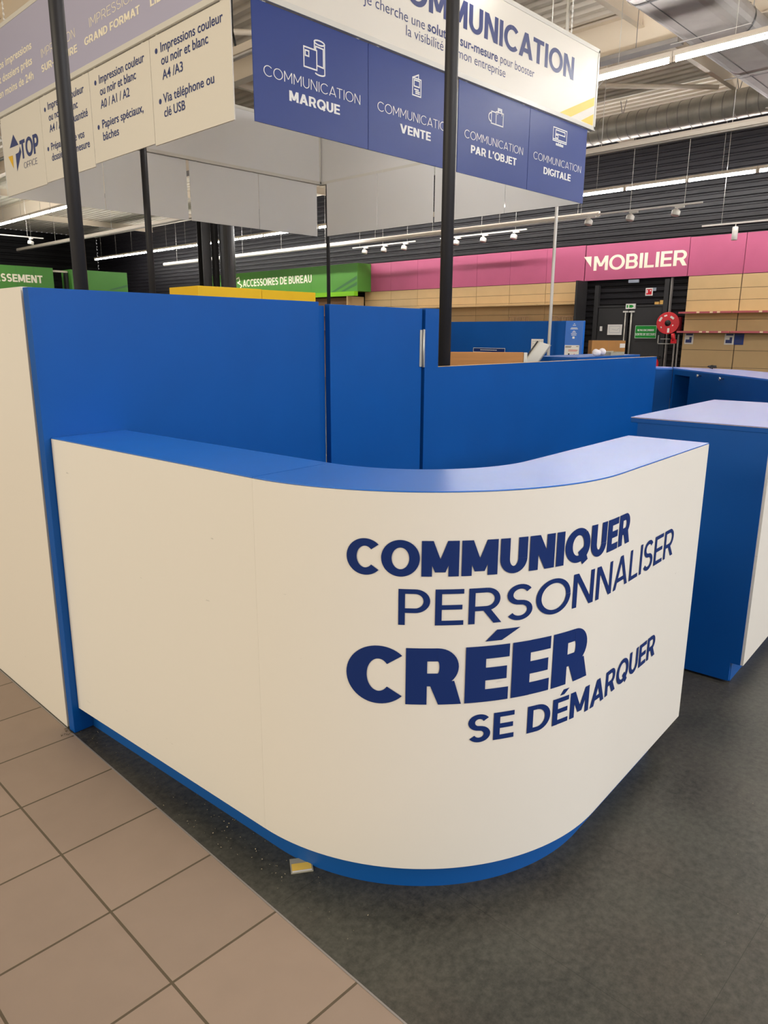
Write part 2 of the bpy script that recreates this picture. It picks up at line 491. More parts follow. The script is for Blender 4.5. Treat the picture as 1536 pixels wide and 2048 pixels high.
def line_polys(pts, wd, closed=False):
    out = []
    if closed: pts = pts + [pts[0]]
    for a, b in zip(pts[:-1], pts[1:]):
        dx, dy = b[0] - a[0], b[1] - a[1]; l = hypot(dx, dy) or 1; ux, uy = dx / l * wd / 2, dy / l * wd / 2
        out.append([(a[0] - ux - uy, a[1] - uy + ux), (b[0] + ux - uy, b[1] + uy + ux), (b[0] + ux + uy, b[1] + uy - ux), (a[0] - ux + uy, a[1] - uy - ux)])
    return out

def put_text(mb, text, F, x0, x1, zb, cap, bold=0.0):
    """upper and lower case text in the built-in typeface, fitted to a width"""
    c = bpy.data.curves.new('text', 'FONT'); c.body = text; c.offset = bold; c.resolution_u = 4
    o = bpy.data.objects.new('text', c); COL.objects.link(o)
    dg = bpy.context.evaluated_depsgraph_get()
    me = bpy.data.meshes.new_from_object(o.evaluated_get(dg))
    xs = [v.co.x for v in me.vertices]
    a, b = min(xs), max(xs); sx = (x1 - x0) / (b - a); sz = cap / 0.69
    i = len(mb.v)
    mb.v += [tuple(F(x0 + (v.co.x - a) * sx, zb + v.co.y * sz)) for v in me.vertices]
    for p in me.polygons:
        mb.f.append([i + k for k in p.vertices]); mb.sm.append(False)
    bpy.data.objects.remove(o); bpy.data.curves.remove(c); bpy.data.meshes.remove(me)

def disc(cx, cz, r, n=14): return [(cx + r * cos(2 * pi * k / n), cz + r * sin(2 * pi * k / n)) for k in range(n)]

# the counter stands four degrees off the building grid: (v, u, z) -> world
C4, S4 = cos(rad(4)), sin(rad(4))
def cw(v, u, z=0.0): return (v * C4 - u * S4, v * S4 + u * C4, z)

# ================================================================== SETTING
o = MB().box(1.05, -9, -0.1, 19.0, 40, 0.0).build('floor', 'vinyl', flat=True); struct(o, 'mottled dark grey vinyl shop floor')
o = MB().box(-7, -9, -0.1, 1.046, 14, 0.0).build('floor_mall', 'tile', flat=True); struct(o, 'beige square tiles of the mall floor')
o = MB().box(1.0455, -9, -0.02, 1.0505, 14, 0.0015).build('trim_1', 'zinc_dull'); struct(o, 'thin metal strip between tiles and vinyl')

def ribbed(axis, fixed, a0, a1, z0, z1, pitch, depth, thick):
    """horizontally ribbed cladding sheet: profile in z, extruded along one axis"""
    prof = []; z = z0
    while z < z1:
        for dz, d in ((0, 0), (pitch * .55, 0), (pitch * .68, depth), (pitch * .87, depth)): prof.append((min(z1, z + dz), d))
        z += pitch
    prof.append((z1, 0))
    mb = MB()
    for (za, da), (zb, db) in zip(prof[:-1], prof[1:]):
        if axis == 'y': mb.poly([(fixed + da, a0, za), (fixed + da, a1, za), (fixed + db, a1, zb), (fixed + db, a0, zb)])
        else: mb.poly([(a0, fixed + da, za), (a1, fixed + da, za), (a1, fixed + db, zb), (a0, fixed + db, zb)])
    if axis == 'y': mb.box(fixed + thick, a0, z0, fixed + thick + .1, a1, z1)
    else: mb.box(a0, fixed + thick, z0, a1, fixed + thick + .1, z1)
    return mb
o = ribbed('y', 19.0, -9, 40.0, 0, 6.5, 0.16, 0.035, 0.05).build('wall_back', 'clad'); struct(o, 'anthracite ribbed cladding wall behind the pink fascia')
o = ribbed('x', 40.0, 1.0, 19.0, 0, 6.5, 0.3, 0.03, 0.05).build('wall_left', 'clad_left'); struct(o, 'black cladding end wall beyond the green fascias')

# steel roof deck with ribs along y
mb = MB(); x = -0.5; prof = []
while x < 19.2:
    for dx, dz in ((0, 0), (.10, 0), (.135, .07), (.215, .07)): prof.append((x + dx, 6.5 + dz))
    x += 0.25
for (xa, za), (xb, zb) in zip(prof[:-1], prof[1:]): mb.poly([(xa, -9, za), (xb, -9, zb), (xb, 40.1, zb), (xa, 40.1, za)])
mb.box(-0.5, -9, 6.6, 19.2, 40.1, 6.7)
struct(mb.build('ceiling', 'deck'), 'beige corrugated steel roof deck')
# main beams along y, purlins and braces along x
k = 0
for xb, z0, hw in ((5.0, 6.02, .12), (8.9, 6.12, .10), (12.05, 5.98, .14)):
    mb = MB().box(xb - .012, -9, z0, xb + .012, 40, 6.5).box(xb - hw, -9, z0 - .02, xb + hw, 40, z0).box(xb - hw, -9, 6.47, xb + hw, 40, 6.5)
    struct(mb.build('ceiling_beam', 'beam'), 'beige steel roof beam running along the shop')
for yb in (-4.5, -1.0, 2.6, 6.1, 9.6, 13.1, 16.6, 20.5, 24.5, 29.0, 34.0):
    mb = MB()
    for xa, xc in ((0, 4.98), (5.02, 8.88), (8.92, 12.03), (12.07, 19)):
        mb.box(xa, yb - .05, 6.26, xc, yb + .05, 6.275).box(xa, yb - .006, 6.27, xc, yb + .006, 6.49)
    struct(mb.build('ceiling_beam', 'beam'), 'beige steel purlin across the shop roof')
for (xa, ya, xc, yc) in ((12.2, 9.5, 15.5, 6.2), (12.2, 6.2, 15.5, 9.5), (5.1, 13.0, 8.8, 9.7), (8.9, 6.2, 12.0, 9.5)):
    struct(MB().cyl((xa, ya, 6.2), (xc, yc, 6.2), .045, 8).build('ceiling_brace', 'beam'), 'beige diagonal wind brace under the roof deck')

# white shop-front wall at the left of the counter
wf = MB().box(1.055, 2.849, 0.0, 1.10, 7.0, 1.757).build('wall_front', 'wall_white', bevel=.002); struct(wf, 'white shop-front board at the far left')
struct(MB().box(1.085, 2.829, 0.0, 1.10, 2.8485, 1.752).build('wall_front_profile', 'dark', None), 'grey metal profile closing the white board')

# dark columns in the middle of the shop
def column(name, x, y, wd, label):
    mb = MB().box(x - wd, y - wd * .9, 0, x + wd, y - wd * .9 + .02, 6.48).box(x - wd, y + wd * .9 - .02, 0, x + wd, y + wd * .9, 6.48).box(x - .01, y - wd * .9 + .02, 0, x + .01, y + wd * .9 - .02, 6.48)
    mb.box(x - wd - .05, y - wd, 0, x + wd + .05, y + wd, .02)
    return struct(mb.build(name, 'dark'), label)
column('column', 13.42, 20.9, .155, 'narrower dark steel column left of the broad one')
mb = MB().prism([(13.97 + .24 * cos(a) * (1.0), 20.45 + .24 * sin(a)) for a in [2 * pi * i / 24 for i in range(24)]], 0, 6.48)
mb.box(13.62, 20.62, 0, 13.76, 20.80, 6.48)
struct(mb.build('column', 'dark'), 'broad dark column behind the yellow stand')

# double door in the back wall, with its dark frame
d = empty('door_1', (18.98, 9.31, 0), 'black double door below the pink furniture sign', None); d['kind'] = 'structure'
for (ya, yb_) in ((9.335, 10.2), (8.42, 9.285)):
    lf = MB().box(18.93, ya, 0.01, 18.975, yb_, 2.31).build('leaf', 'dark', d, bevel=.004)
    MB().box(18.915, ya + .03, 1.86, 18.932, yb_ - .03, 1.885).build('rail', 'dark', lf)
    yy = ya + .06 if ya > 9.3 else yb_ - .06
    MB().cyl((18.90, yy, .6), (18.90, yy, 2.2), .02, 10).cyl((18.9, yy, .7), (18.935, yy, .7), .012, 8).cyl((18.9, yy, 2.1), (18.935, yy, 2.1), .012, 8).build('bolt_rod', 'zinc', lf)
    MB().box(18.88, yy - .07, 2.18, 18.932, yy + .07, 2.22).build('bolt_head', 'white_metal', lf)
mb = MB().box(18.9, 10.22, 0, 19.0, 10.34, 2.9).box(18.9, 8.28, 0, 19.0, 8.4, 2.99).box(18.92, 8.4, 2.32, 18.99, 10.22, 2.37)
mb.build('frame', 'dark', d)
for yy in (8.22, 7.96): pass

# ================================================================== RECEPTION COUNTER
V0, U0, RC, VC, UC = 1.273, 0.805, 0.74, 2.013, 1.545
VE, UE = 2.815, 2.697
GAP = .0003
def path(off, part, n=40):
    """plan line of the counter front, set in by off; part: 'straight' or 'curve'"""
    if part == 'straight': return [(V0 + off, UE), (V0 + off, UC + GAP)]
    r = RC - off
    pts = [(V0 + off, UC - GAP)]
    for i in range(n + 1):
        a = (pi / 2) * i / n
        pts.append((VC - r * cos(a), UC - r * sin(a)))
    pts.append((VE, U0 + off))
    return pts
def shell(part, o0, o1, z0, z1, trim=0.0):
    a = path(o0, part); b = path(o1, part)
    if trim: a[-1] = (a[-1][0] - trim, a[-1][1]); b[-1] = (b[-1][0] - trim, b[-1][1])
    mb = MB()
    n = len(a)
    for i in range(n - 1):
        q = [a[i], a[i + 1], b[i + 1], b[i]]
        sm = part == 'curve' and 0 < i < n - 2
        mb.poly([cw(*p, z1) for p in q]); mb.poly([cw(*p, z0) for p in q[::-1]])
        mb.poly([cw(*a[i], z0), cw(*a[i + 1], z0), cw(*a[i + 1], z1), cw(*a[i], z1)], sm)
        mb.poly([cw(*b[i + 1], z0), cw(*b[i], z0), cw(*b[i], z1), cw(*b[i + 1], z1)], sm)
    for i in (0, n - 1): mb.poly([cw(*a[i], z0), cw(*b[i], z0), cw(*b[i], z1), cw(*a[i], z1)])
    return mb
def weld(o):
    bm = bmesh.new(); bm.from_mesh(o.data); bmesh.ops.remove_doubles(bm, verts=bm.verts, dist=1e-5); bmesh.ops.recalc_face_normals(bm, faces=bm.faces)
    bm.to_mesh(o.data); bm.free()
    md = o.modifiers.new('split', 'EDGE_SPLIT'); md.split_angle = rad(40)
    return o
WD = 0.305
for part, base, lab in (('straight', cw(1.42, 2.15), 'straight white counter unit with blue top, at the left end'),
                        ('curve', cw(1.6, 1.3), 'curved white counter corner unit bearing four lines of navy words')):
    cu = empty('reception_counter', base, lab, 'counter', 'units of the white reception counter')
    weld(shell(part, 0, .018, .105, 1.2115).build('front_panel', 'white', cu))
    weld(shell(part, .018, .020, .105, 1.2125).build('edge_band', 'edge', cu))
    GAP = .0018
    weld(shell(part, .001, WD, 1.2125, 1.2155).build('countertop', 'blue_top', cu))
    GAP = .0003
    weld(shell(part, WD - .018, WD, .0, 1.2120).build('back_panel', 'blue', cu))
    weld(shell(part, .055, .073, .0, .11, .16 if part == 'curve' else 0).build('plinth', 'blue_kick', cu))
    if part == 'curve':
        MB().box(VE - .02, U0 + .02, .105, VE - .001, U0 + WD - .019, 1.212, cw).build('end_panel', 'white', cu)
        MB().box(VE - .2, U0 + .08, .0, VE - .18, U0 + WD - .03, .105, cw).build('plinth_end', 'blue_kick', cu)
        LS = UC * 0
        def F(s, z, d=0.0):
            """arc length along the front (0 where the curve starts) and height -> world"""
            off = -.0012 - d
            if s <= 0: return cw(V0 + off, UC - s, z)
            L = RC * pi / 2
            if s >= L: return cw(VC + s - L, U0 + off, z)
            a = s / RC
            return cw(VC - (RC - off) * cos(a), UC - (RC - off) * sin(a), z)
        for txt, t, x0, x1, z0, z1 in (('COMMUNIQUER', .285, .307, 1.262, .990, 1.086), ('PERSONNALISER', .145, .446, 1.675, .855, .955),
                                       ('CRÉER', .335, .306, 1.045, .626, .790), ('SE DÉMARQUER', .205, .640, 1.592, .505, .588)):
            mb = MB(); put_caps(mb, txt, t, F, x0, x1, z0, z1, step=.02)
            tag(mb.build('lettering', 'navy', cu), 'navy words ' + txt)
        for (s, z, l, a) in ((.35, .35, .05, -.12), (.26, .46, .03, -.5), (.21, .86, .03, -.4), (.62, .17, .05, -.06), (1.1, .66, .04, .05)):
            pass

# ================================================================== BLUE PARTITIONS BEHIND THE COUNTER
UW = 2.70
tp = empty('partition_screen', cw(2.0, UW + .02), 'tall blue partition board rising above the left counter', 'partition'); tp['kind'] = 'thing'
MB().box(1.247, UW, .0, 2.693, UW + .042, 1.753, cw).build('board', 'blue', tp, bevel=.002)
MB().box(2.693, UW + .008, 0, 2.738, UW + .036, 1.735, cw).build('edge_strip', 'blue', tp)
dr = empty('hinged_gate', cw(3.2, UW), 'tall blue hinged gate standing slightly ajar behind the counter', 'door'); dr['kind'] = 'thing'
ha = rad(2.2); hx = 3.556
def DW(x, y, z):
    dx = x - hx
    return cw(hx + dx * cos(ha) - y * sin(ha), UW + .004 + dx * sin(ha) + y * cos(ha), z)
MB().box(2.742, 0, .02, hx, .034, 1.743, DW).build('leaf', 'blue', dr, bevel=.002)
hg = MB()
hb = hg.box(hx - .024, -.004, 1.408, hx - .002, -.0005, 1.622, DW).build('hinge', 'silver', dr, bevel=.001)
MB().cyl(DW(hx + .004, -.009, 1.405), DW(hx + .004, -.009, 1.626), .0055, 12).build('hinge_pin', 'silver', hb)
MB().box(hx + .012, UW - .006, 1.405, hx + .034, UW - .0005, 1.625, cw).build('hinge_plate', 'silver', hb)
lp = empty('partition_screen', cw(5.6, UW + .02), 'long low blue partition with a raised end beside the gate', 'partition'); lp['kind'] = 'thing'
mb = MB()
out = [(hx + .018, .0), (7.40, .0), (7.40, 1.393), (3.719, 1.402), (3.719, 1.747), (hx + .018, 1.747)]
fr = [cw(v, UW, z) for v, z in out]; bk = [cw(v, UW + .038, z) for v, z in out]
mb.poly(fr); mb.poly(bk[::-1])
for i in range(len(out)):
    j = (i + 1) % len(out); mb.poly([fr[i], fr[j], bk[j], bk[i]])
mb.build('board', 'blue', lp, bevel=.002)
mb = MB()
for q in (((3.721, UW - .0005, 1.4022), (7.40, UW - .0005, 1.3932), (7.40, UW + .0385, 1.3932), (3.721, UW + .0385, 1.4022)),): 
    mb.poly([cw(*p) for p in q]); mb.poly([cw(p[0], p[1], p[2] + .0015) for p in q])
    for i in range(4): a, b = q[i], q[(i + 1) % 4]; mb.poly([cw(*a), cw(*b), cw(b[0], b[1], b[2] + .0015), cw(a[0], a[1], a[2] + .0015)])
mb.build('edge_band', 'tan', lp)
MB().box(hx + .018, UW - .006, .0, hx + .055, UW - .0002, 1.745, cw).build('post_strip', 'blue', lp)

# ================================================================== RIGHT-HAND CABINET AND THE ANGLED DESK
cb = empty('display_cabinet', cw(4.1, 1.05), 'blue and white display cabinet right of the curved counter end', 'cabinet')
v0, v1, u0, u1 = 3.475, 4.77, .735, 1.33
MB().prism([(v0 + .0201, u0 + .012), (v1, u0 + .012), (v1, u1), (v0 + .0201, u1)], .105, 1.19, cw).build('carcass', 'blue', cb)
mb = MB(); out = [(u0 + .012, .105), (u0 + .055, .105), (u0 + .055, .012), (u1, .012), (u1, 1.19), (u0 + .012, 1.19)]
fr = [cw(v0, u, z) for u, z in out]; bk = [cw(v0 + .02, u, z) for u, z in out]
mb.poly(fr); mb.poly(bk[::-1])
for i in range(6): mb.poly([fr[i], fr[(i + 1) % 6], bk[(i + 1) % 6], bk[i]])
mb.build('side_panel', 'blue', cb)
MB().prism([(v0 + .03, u0 + .055), (v1 - .02, u0 + .055), (v1 - .02, u1 - .01), (v0 + .03, u1 - .01)], .0, .105, cw).build('plinth', 'blue_kick', cb)
MB().box(v0 + .004, u0, .105, v1, u0 + .012, 1.19, cw).build('front_panel', 'white', cb)
MB().box(v0 - .002, u0 - .002, 1.19, v1 + .01, u1 + .035, 1.2145, cw).build('top_edge', 'blue', cb, bevel=.002)
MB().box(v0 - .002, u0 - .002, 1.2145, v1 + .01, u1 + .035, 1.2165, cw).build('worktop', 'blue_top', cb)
mb = MB().box(v0 - .0025, u0 - .0025, 1.2125, v1 + .0105, u0 - .0015, 1.2145, cw).box(v0 - .003, u0 - .002, 1.2125, v0 - .002, u1 + .035, 1.2145, cw)
mb.build('edge_band', 'tan', cb)

dk = empty('angled_desk', (8.3, 2.9, 0), 'blue angled desk with open niche and silver knobs, far right', 'desk')
B = V((8.886, 3.748)); E_ = V((6.95, 1.845)); dvec = (E_ - B).normalized(); nvec = V((-dvec.y, dvec.x))
if nvec.dot(V((-1, -.4))) < 0: nvec = -nvec
def DK(s, d, z):
    p = B + dvec * s - nvec * d
    return (p.x, p.y, z)
Ld = (E_ - B).length
back = [(8.1, 1.9), (8.687, 2.61), (9.074, 3.032), (9.212, 3.886)]
mb = MB().prism([(B.x, B.y), (E_.x, E_.y)] + back, 1.2, 1.215); mb.build('worktop', 'blue_top', dk)
mb = MB().box(.5, 0, .08, Ld, .02, 1.2, DK).box(0, 0, .0, .06, .02, 1.2, DK).box(.06, 0, 1.14, .5, .02, 1.2, DK).box(.5, .02, .08, .52, .4, 1.2, DK).box(.04, .02, .08, .06, .4, 1.2, DK).box(.06, .4, .08, .52, .42, 1.2, DK)
mb.box(.06, .05, 0, Ld, .07, .08, DK).box(.06, .02, .08, .5, .4, .1, DK)
mb.build('front_panel', 'blue', dk)
mb = MB().prism([(E_.x + .03, E_.y + .06)] + [(8.08, 1.93), (8.66, 2.62), (9.05, 3.04), (9.18, 3.86), (8.9, 3.80)], .0, 1.19); 
mb2 = MB()
pts = [(E_.x, E_.y)] + back + [(B.x, B.y)]
for a, b in zip(pts[:-1], pts[1:]): mb2.poly([(*a, 0), (*b, 0), (*b, 1.2), (*a, 1.2)])
mb2.build('back_panel', 'blue', dk)
for s_ in (.80, 1.345):
    MB().lathe(DK(s_, 0, 1.165), (nvec.x, nvec.y, 0), [(0, .008), (.025, .008), (.03, .016), (.045, .018), (.052, .012)], 14).build('knob', 'chrome', dk)
sc = empty('side_cabinet', (8.87, 4.25, 0), 'low blue cabinet between the partition end and the angled desk', 'cabinet')
MB().prism([(8.80, 3.90), (8.8845, 3.7525), (9.19, 3.90), (9.2, 4.9), (8.45, 4.9), (8.45, 4.5)], .0, 1.198).build('carcass', 'blue', sc)
MB().prism([(8.79, 3.90), (8.8815, 3.7515), (9.195, 3.895), (9.205, 4.91), (8.44, 4.91), (8.44, 4.5)], 1.198, 1.215).build('worktop', 'blue_top', sc)
# bit of cable left on the desk
mb = MB(); p0 = V((8.82, 3.22, 1.222)); pts = [p0 + V((.22 * i / 14 - .1, .05 * sin(i * 1.3) + .02 * i / 3, .008 + .03 * abs(sin(i * .9)))) for i in range(15)]
tag(mb.tube(pts, .006, 6).build('loose_cable', 'rubber'), 'tangled dark cable lying on the angled desk top', 'cable')

# ================================================================== HANGING SIGN CANOPY
def sign_frame(name, x0, y0, x1, y1, z0, z1, print_mat, label, out):
    """a light-box frame along one side; out = direction its printed face looks"""
    r = empty(name, ((x0 + x1) / 2, (y0 + y1) / 2, z0), label, 'sign', 'box frames of the hanging canopy')
    alongx = abs(x1 - x0) > abs(y1 - y0)
    T = .03
    def bx(a0, a1, za, zb, d0, d1):
        if alongx: return MB().box(a0, y0 + d0, za, a1, y0 + d1, zb)
        return MB().box(x0 + d0, a0, za, x0 + d1, a1, zb)
    a0, a1 = (x0, x1) if alongx else (y0, y1)
    MB.extend = lambda s, o: (s.f.extend([[k + len(s.v) for k in f] for f in o.f]), s.sm.extend(o.sm), s.v.extend(o.v), s)[-1]
    fr = MB()
    for q in (bx(a0, a1, z0 - .01, z0 + .035, -T, T), bx(a0, a1, z1 - .035, z1 + .01, -T, T), bx(a0, a0 + .03, z0, z1, -T, T), bx(a1 - .03, a1, z0, z1, -T, T)): fr.extend(q)
    fr.build('frame', 'alu', r, bevel=.002)
    s = out
    if s > 0: bx(a0 + .025, a1 - .025, z0 + .03, z1 - .03, .012, .024).build('print_face', print_mat, r); bx(a0 + .025, a1 - .025, z0 + .03, z1 - .03, -.024, -.012).build('back_face', 'sign_back', r)
    else: bx(a0 + .025, a1 - .025, z0 + .03, z1 - .03, -.024, -.012).build('print_face', print_mat, r); bx(a0 + .025, a1 - .025, z0 + .03, z1 - .03, .012, .024).build('back_face', 'sign_back', r)
    cb_ = MB()
    for t in (.12, .88):
        a = a0 + (a1 - a0) * t
        p = (a, y0, z1 + .01) if alongx else (x0, a, z1 + .01)
        cb_.cyl(p, (p[0], p[1], 6.49), .006, 6)
        for k in range(7): cb_.lathe((p[0], p[1], z1 + .03 + k * .05), (0, 0, 1), [(0, .006), (.018, .012), (.036, .006)], 8)
    cb_.build('chain', 'white_metal', r)
    return r
CX0, CY0, CX1, CY1 = 3.548, 4.917, 8.64, 9.80
CZ0, CZ1 = 3.99, 4.845
fA = sign_frame('sign_frame', CX0 + .02, CY0, CX1 + .02, CY0, CZ0, CZ1, 'cream', 'white box sign reading COMMUNICATION above the navy panels', -1)
fB = sign_frame('sign_frame', CX0, CY0 + .04, CX0, CY1, CZ0, CZ1, 'lavender', 'lavender box sign on large-format printing, at upper left', -1)
fC = sign_frame('sign_frame', CX0 + .04, CY1 + .04, CX1 - .04, CY1 + .04, CZ0, CZ1, 'sign_back', 'plain box frame at the back left of the canopy', 1)
fD = sign_frame('sign_frame', CX1, CY0 + .05, CX1, CY1 + .07, CZ0, CZ1, 'sign_back', 'plain box frame at the back right of the canopy', 1)
FA = lambda x, z, d=0: (x, CY0 - .0255 - d, z)
FP = lambda x, z, d=0: (x, CY0 - .0070 - d, z)
FL = lambda s, z, d=0: (CX0 - .0070 - d, -s, z)
FLu = lambda s, z, d=0: (CX0 - .0255 - d, -s, z)
# big white sign
mb = MB(); put_caps(mb, 'COMMUNICATION', .215, FA, 5.03, 8.106, 4.405, 4.635); mb.build('lettering', 'navy_text', fA)
mb = MB()
put_text(mb, 'Je cherche une', FA, 4.774, 5.545, 4.247, .082, -.004)
put_text(mb, 'pour booster', FA, 6.70, 7.315, 4.256, .082, -.004)
put_text(mb, 'la visibilité de mon entreprise', FA, 5.297, 6.795, 4.142, .082, -.004)
put_text(mb, 'solution sur-mesure', FA, 5.585, 6.655, 4.252, .082, .018)
mb.build('lettering', 'navy_text', fA)
mb = MB(); put_polys(mb, [[(7.862, 4.03), (8.10, 4.03), (8.605, 4.246), (8.605, 4.338)], [(8.32, 4.03), (8.605, 4.03), (8.605, 4.155)], [(4.66, 4.27), (4.76, 4.27), (4.76, 4.42)]], FA); mb.build('stripes', 'yellow_print', fA)
# printed sign on the left
mb = MB()
for txt, t, a, b, z0, z1 in (('IMPRESSION', .085, 7.19, 6.32, 4.305, 4.38), ('IMPRESSION', .085, 8.29, 7.50, 4.30, 4.378), ('IMPRESSION', .085, 6.10, 5.30, 4.305, 4.38),
                             ('GRAND FORMAT', .25, 7.318, 6.272, 4.182, 4.246), ('SUR-MESURE', .25, 8.315, 7.478, 4.172, 4.238), ('LIBRE SERVICE', .25, 6.10, 5.15, 4.184, 4.248)):
    put_caps(mb, txt, t, FLu, -a, -b, z0, z1)
for txt, a, b, z in (('Vos impressions', 9.53, 8.51, 4.44), ('et dossiers prêts', 9.53, 8.53, 4.302), ('en moins de 24h', 9.52, 8.53, 4.163)):
    put_text(mb, txt, FLu, -a, -b, z, .075, .02)
mb.build('lettering', 'text_cream', fB)

def hang_panel(x0, y0, x1, y1, z0, z1, m, label, group):
    r = empty('hanging_panel', ((x0 + x1) / 2, (y0 + y1) / 2, z0), label, 'sign panel', group)
    if abs(x1 - x0) > abs(y1 - y0): MB().box(x0, y0 - .005, z0, x1, y0 + .005, z1).build('board', m, r); MB().box(x0 + .1, y0 - .003, z1, x0 + .13, y0 + .003, z1 + .006).box(x1 - .13, y0 - .003, z1, x1 - .1, y0 + .003, z1 + .006).build('hook', 'alu', r)
    else: MB().box(x0 - .005, y0, z0, x0 + .005, y1, z1).build('board', m, r); MB().box(x0 - .003, y0 + .1, z1, x0 + .003, y0 + .13, z1 + .006).box(x0 - .003, y1 - .13, z1, x0 + .003, y1 - .1, z1 + .006).build('hook', 'alu', r)
    return r
gR = 'navy panels under the white sign'; gL = 'cream panels under the lavender sign'; gB = 'blank panels at the back of the canopy'
pr = [hang_panel(a, CY0, b, CY0, 3.152, 3.973, 'navy_sign', l, gR) for a, b, l in (
    (3.655, 4.848, 'navy hanging panel reading COMMUNICATION MARQUE, nearest the canopy corner'), (4.854, 6.052, 'navy hanging panel reading COMMUNICATION VENTE'),
    (6.078, 7.300, 'navy hanging panel reading COMMUNICATION PAR L\'OBJET'), (7.309, 8.525, 'navy hanging panel reading COMMUNICATION DIGITALE, at the right end'))]
Wl = .011
def rect(a, b, c, d): return [(a, b), (c, b), (c, d), (a, d)]
def ell(cx, cz, rx, rz, a0=0, a1=360, n=16): return [(cx + rx * cos(rad(a0 + (a1 - a0) * i / n)), cz + rz * sin(rad(a0 + (a1 - a0) * i / n))) for i in range(n + 1)]
icons = [
    [(rect(4.142, 3.635, 4.275, 3.775), 1), (rect(4.157, 3.715, 4.193, 3.752), 1), (ell(4.305, 3.835, .053, .016), 0), ([(4.252, 3.835), (4.252, 3.775)], 0), ([(4.358, 3.835), (4.358, 3.62)], 0),
     (ell(4.305, 3.62, .053, .016, 215, 360), 0), ([(4.275, 3.67), (4.345, 3.665), (4.345, 3.80), (4.265, 3.803), (4.265, 3.775)], 0)],
    [(rect(5.412, 3.70, 5.525, 3.84), 1), (rect(5.432, 3.775, 5.505, 3.825), 1), ([(5.412, 3.84), (5.49, 3.875), (5.49, 3.84)], 0), ([(5.44, 3.75), (5.49, 3.75)], 0), ([(5.455, 3.735), (5.505, 3.735)], 0), ([(5.455, 3.72), (5.505, 3.72)], 0)],
    [(rect(6.61, 3.69, 6.69, 3.80), 1), (ell(6.61, 3.745, .045, .04, 90, 270), 0), (rect(6.69, 3.69, 6.815, 3.81), 1), ([(6.715, 3.79), (6.72, 3.845), (6.785, 3.845), (6.79, 3.79)], 0), (rect(6.73, 3.81, 6.775, 3.832), 1)],
    [(rect(7.78, 3.735, 8.068, 3.87), 1), (rect(7.83, 3.81, 8.03, 3.85), 1), (rect(7.83, 3.767, 7.885, 3.797), 1), ([(7.78, 3.752), (8.068, 3.752)], 0), ([(7.905, 3.735), (7.905, 3.712)], 0), ([(7.945, 3.735), (7.945, 3.712)], 0), (rect(7.85, 3.697, 8.0, 3.71), 1)],
]
for r, (a, b, c, d, bt), ic in zip(pr, ((3.748, 4.755, 3.99, 4.52, 'MARQUE'), (4.965, 5.975, 5.262, 5.675, 'VENTE'), (6.183, 7.200, 6.292, 7.085, "PAR L'OBJET"), (7.408, 8.432, 7.624, 8.208, 'DIGITALE')), icons):
    mb = MB(); put_caps(mb, 'COMMUNICATION', .085, FP, a, b, 3.482, 3.556); mb.build('lettering', 'text_white', r)
    mb = MB(); put_caps(mb, bt, .25, FP, c, d, 3.358, 3.432); mb.build('lettering', 'text_white', r)
    mb = MB()
    for pts, cl in ic: put_polys(mb, line_polys(list(pts), Wl, bool(cl)), FP)
    mb.build('pictogram', 'text_white', r)

pl = [hang_panel(CX0, a, CX0, b, z0, 3.973, 'cream', l, gL) for a, b, z0, l in (
    (5.020, 6.188, 3.158, 'cream hanging panel on printing by phone or USB stick, nearest the corner'), (6.196, 7.326, 3.176, 'cream hanging panel on A0 to A2 prints and banners'),
    (7.336, 8.488, 3.152, 'cream hanging panel half hidden by the left black pole'), (8.496, 9.62, 3.140, 'cream hanging panel with the blue and yellow arrow logo'))]
def bullets(r, items, dots):
    mb = MB()
    for s_, a, b, z in items: put_text(mb, s_, FL, -a, -b, z, .070, .012)
    put_polys(mb, [disc(-y, z, .021) for y, z in dots], FL)
    mb.build('lettering', 'navy_text', r)
bullets(pl[0], (('Impressions couleur', 6.015, 5.115, 3.838), ('ou noir et blanc', 6.015, 5.32, 3.742), ('A4 /A3', 6.010, 5.692, 3.632), ('Via téléphone ou', 6.018, 5.262, 3.458), ('clé USB', 6.016, 5.688, 3.352)), ((6.085, 3.861), (6.068, 3.48)))
bullets(pl[1], (('Impression couleur', 7.13, 6.288, 3.832), ('ou noir et blanc', 7.128, 6.446, 3.732), ('A0 / A1 / A2', 7.134, 6.578, 3.622), ('Papiers spéciaux,', 7.132, 6.355, 3.456), ('bâches', 7.132, 6.822, 3.350)), ((7.205, 3.854), (7.209, 3.477)))
bullets(pl[2], (('Impression couleur', 8.30, 7.455, 3.828), ('ou noir et blanc', 8.298, 7.61, 3.722), ('A4 / A3 en quantité', 8.304, 7.41, 3.614), ('Préparation de vos', 8.305, 7.52, 3.444), ('dossiers sur-mesure', 8.31, 7.42, 3.342)), ((8.372, 3.842), (8.381, 3.468)))
mb = MB(); put_polys(mb, [[(-9.283, 3.756), (-9.42, 3.635), (-9.163, 3.633)], [(-9.134, 3.611), (-9.101, 3.551), (-9.271, 3.37), (-9.268, 3.551), (-9.18, 3.555), (-9.15, 3.575)]], FL)
put_caps(mb, 'TOP', .23, FL, -9.105, -8.615, 3.475, 3.665); put_caps(mb, 'OFFICE', .085, FL, -9.062, -8.69, 3.372, 3.433); mb.build('logo', 'navy_text', pl[3])
mb = MB(); put_polys(mb, [[(-9.49, 3.555), (-9.356, 3.551), (-9.368, 3.416)]], FL); mb.build('logo_arrow', 'logo_yellow', pl[3])
yb = CY1 + .04
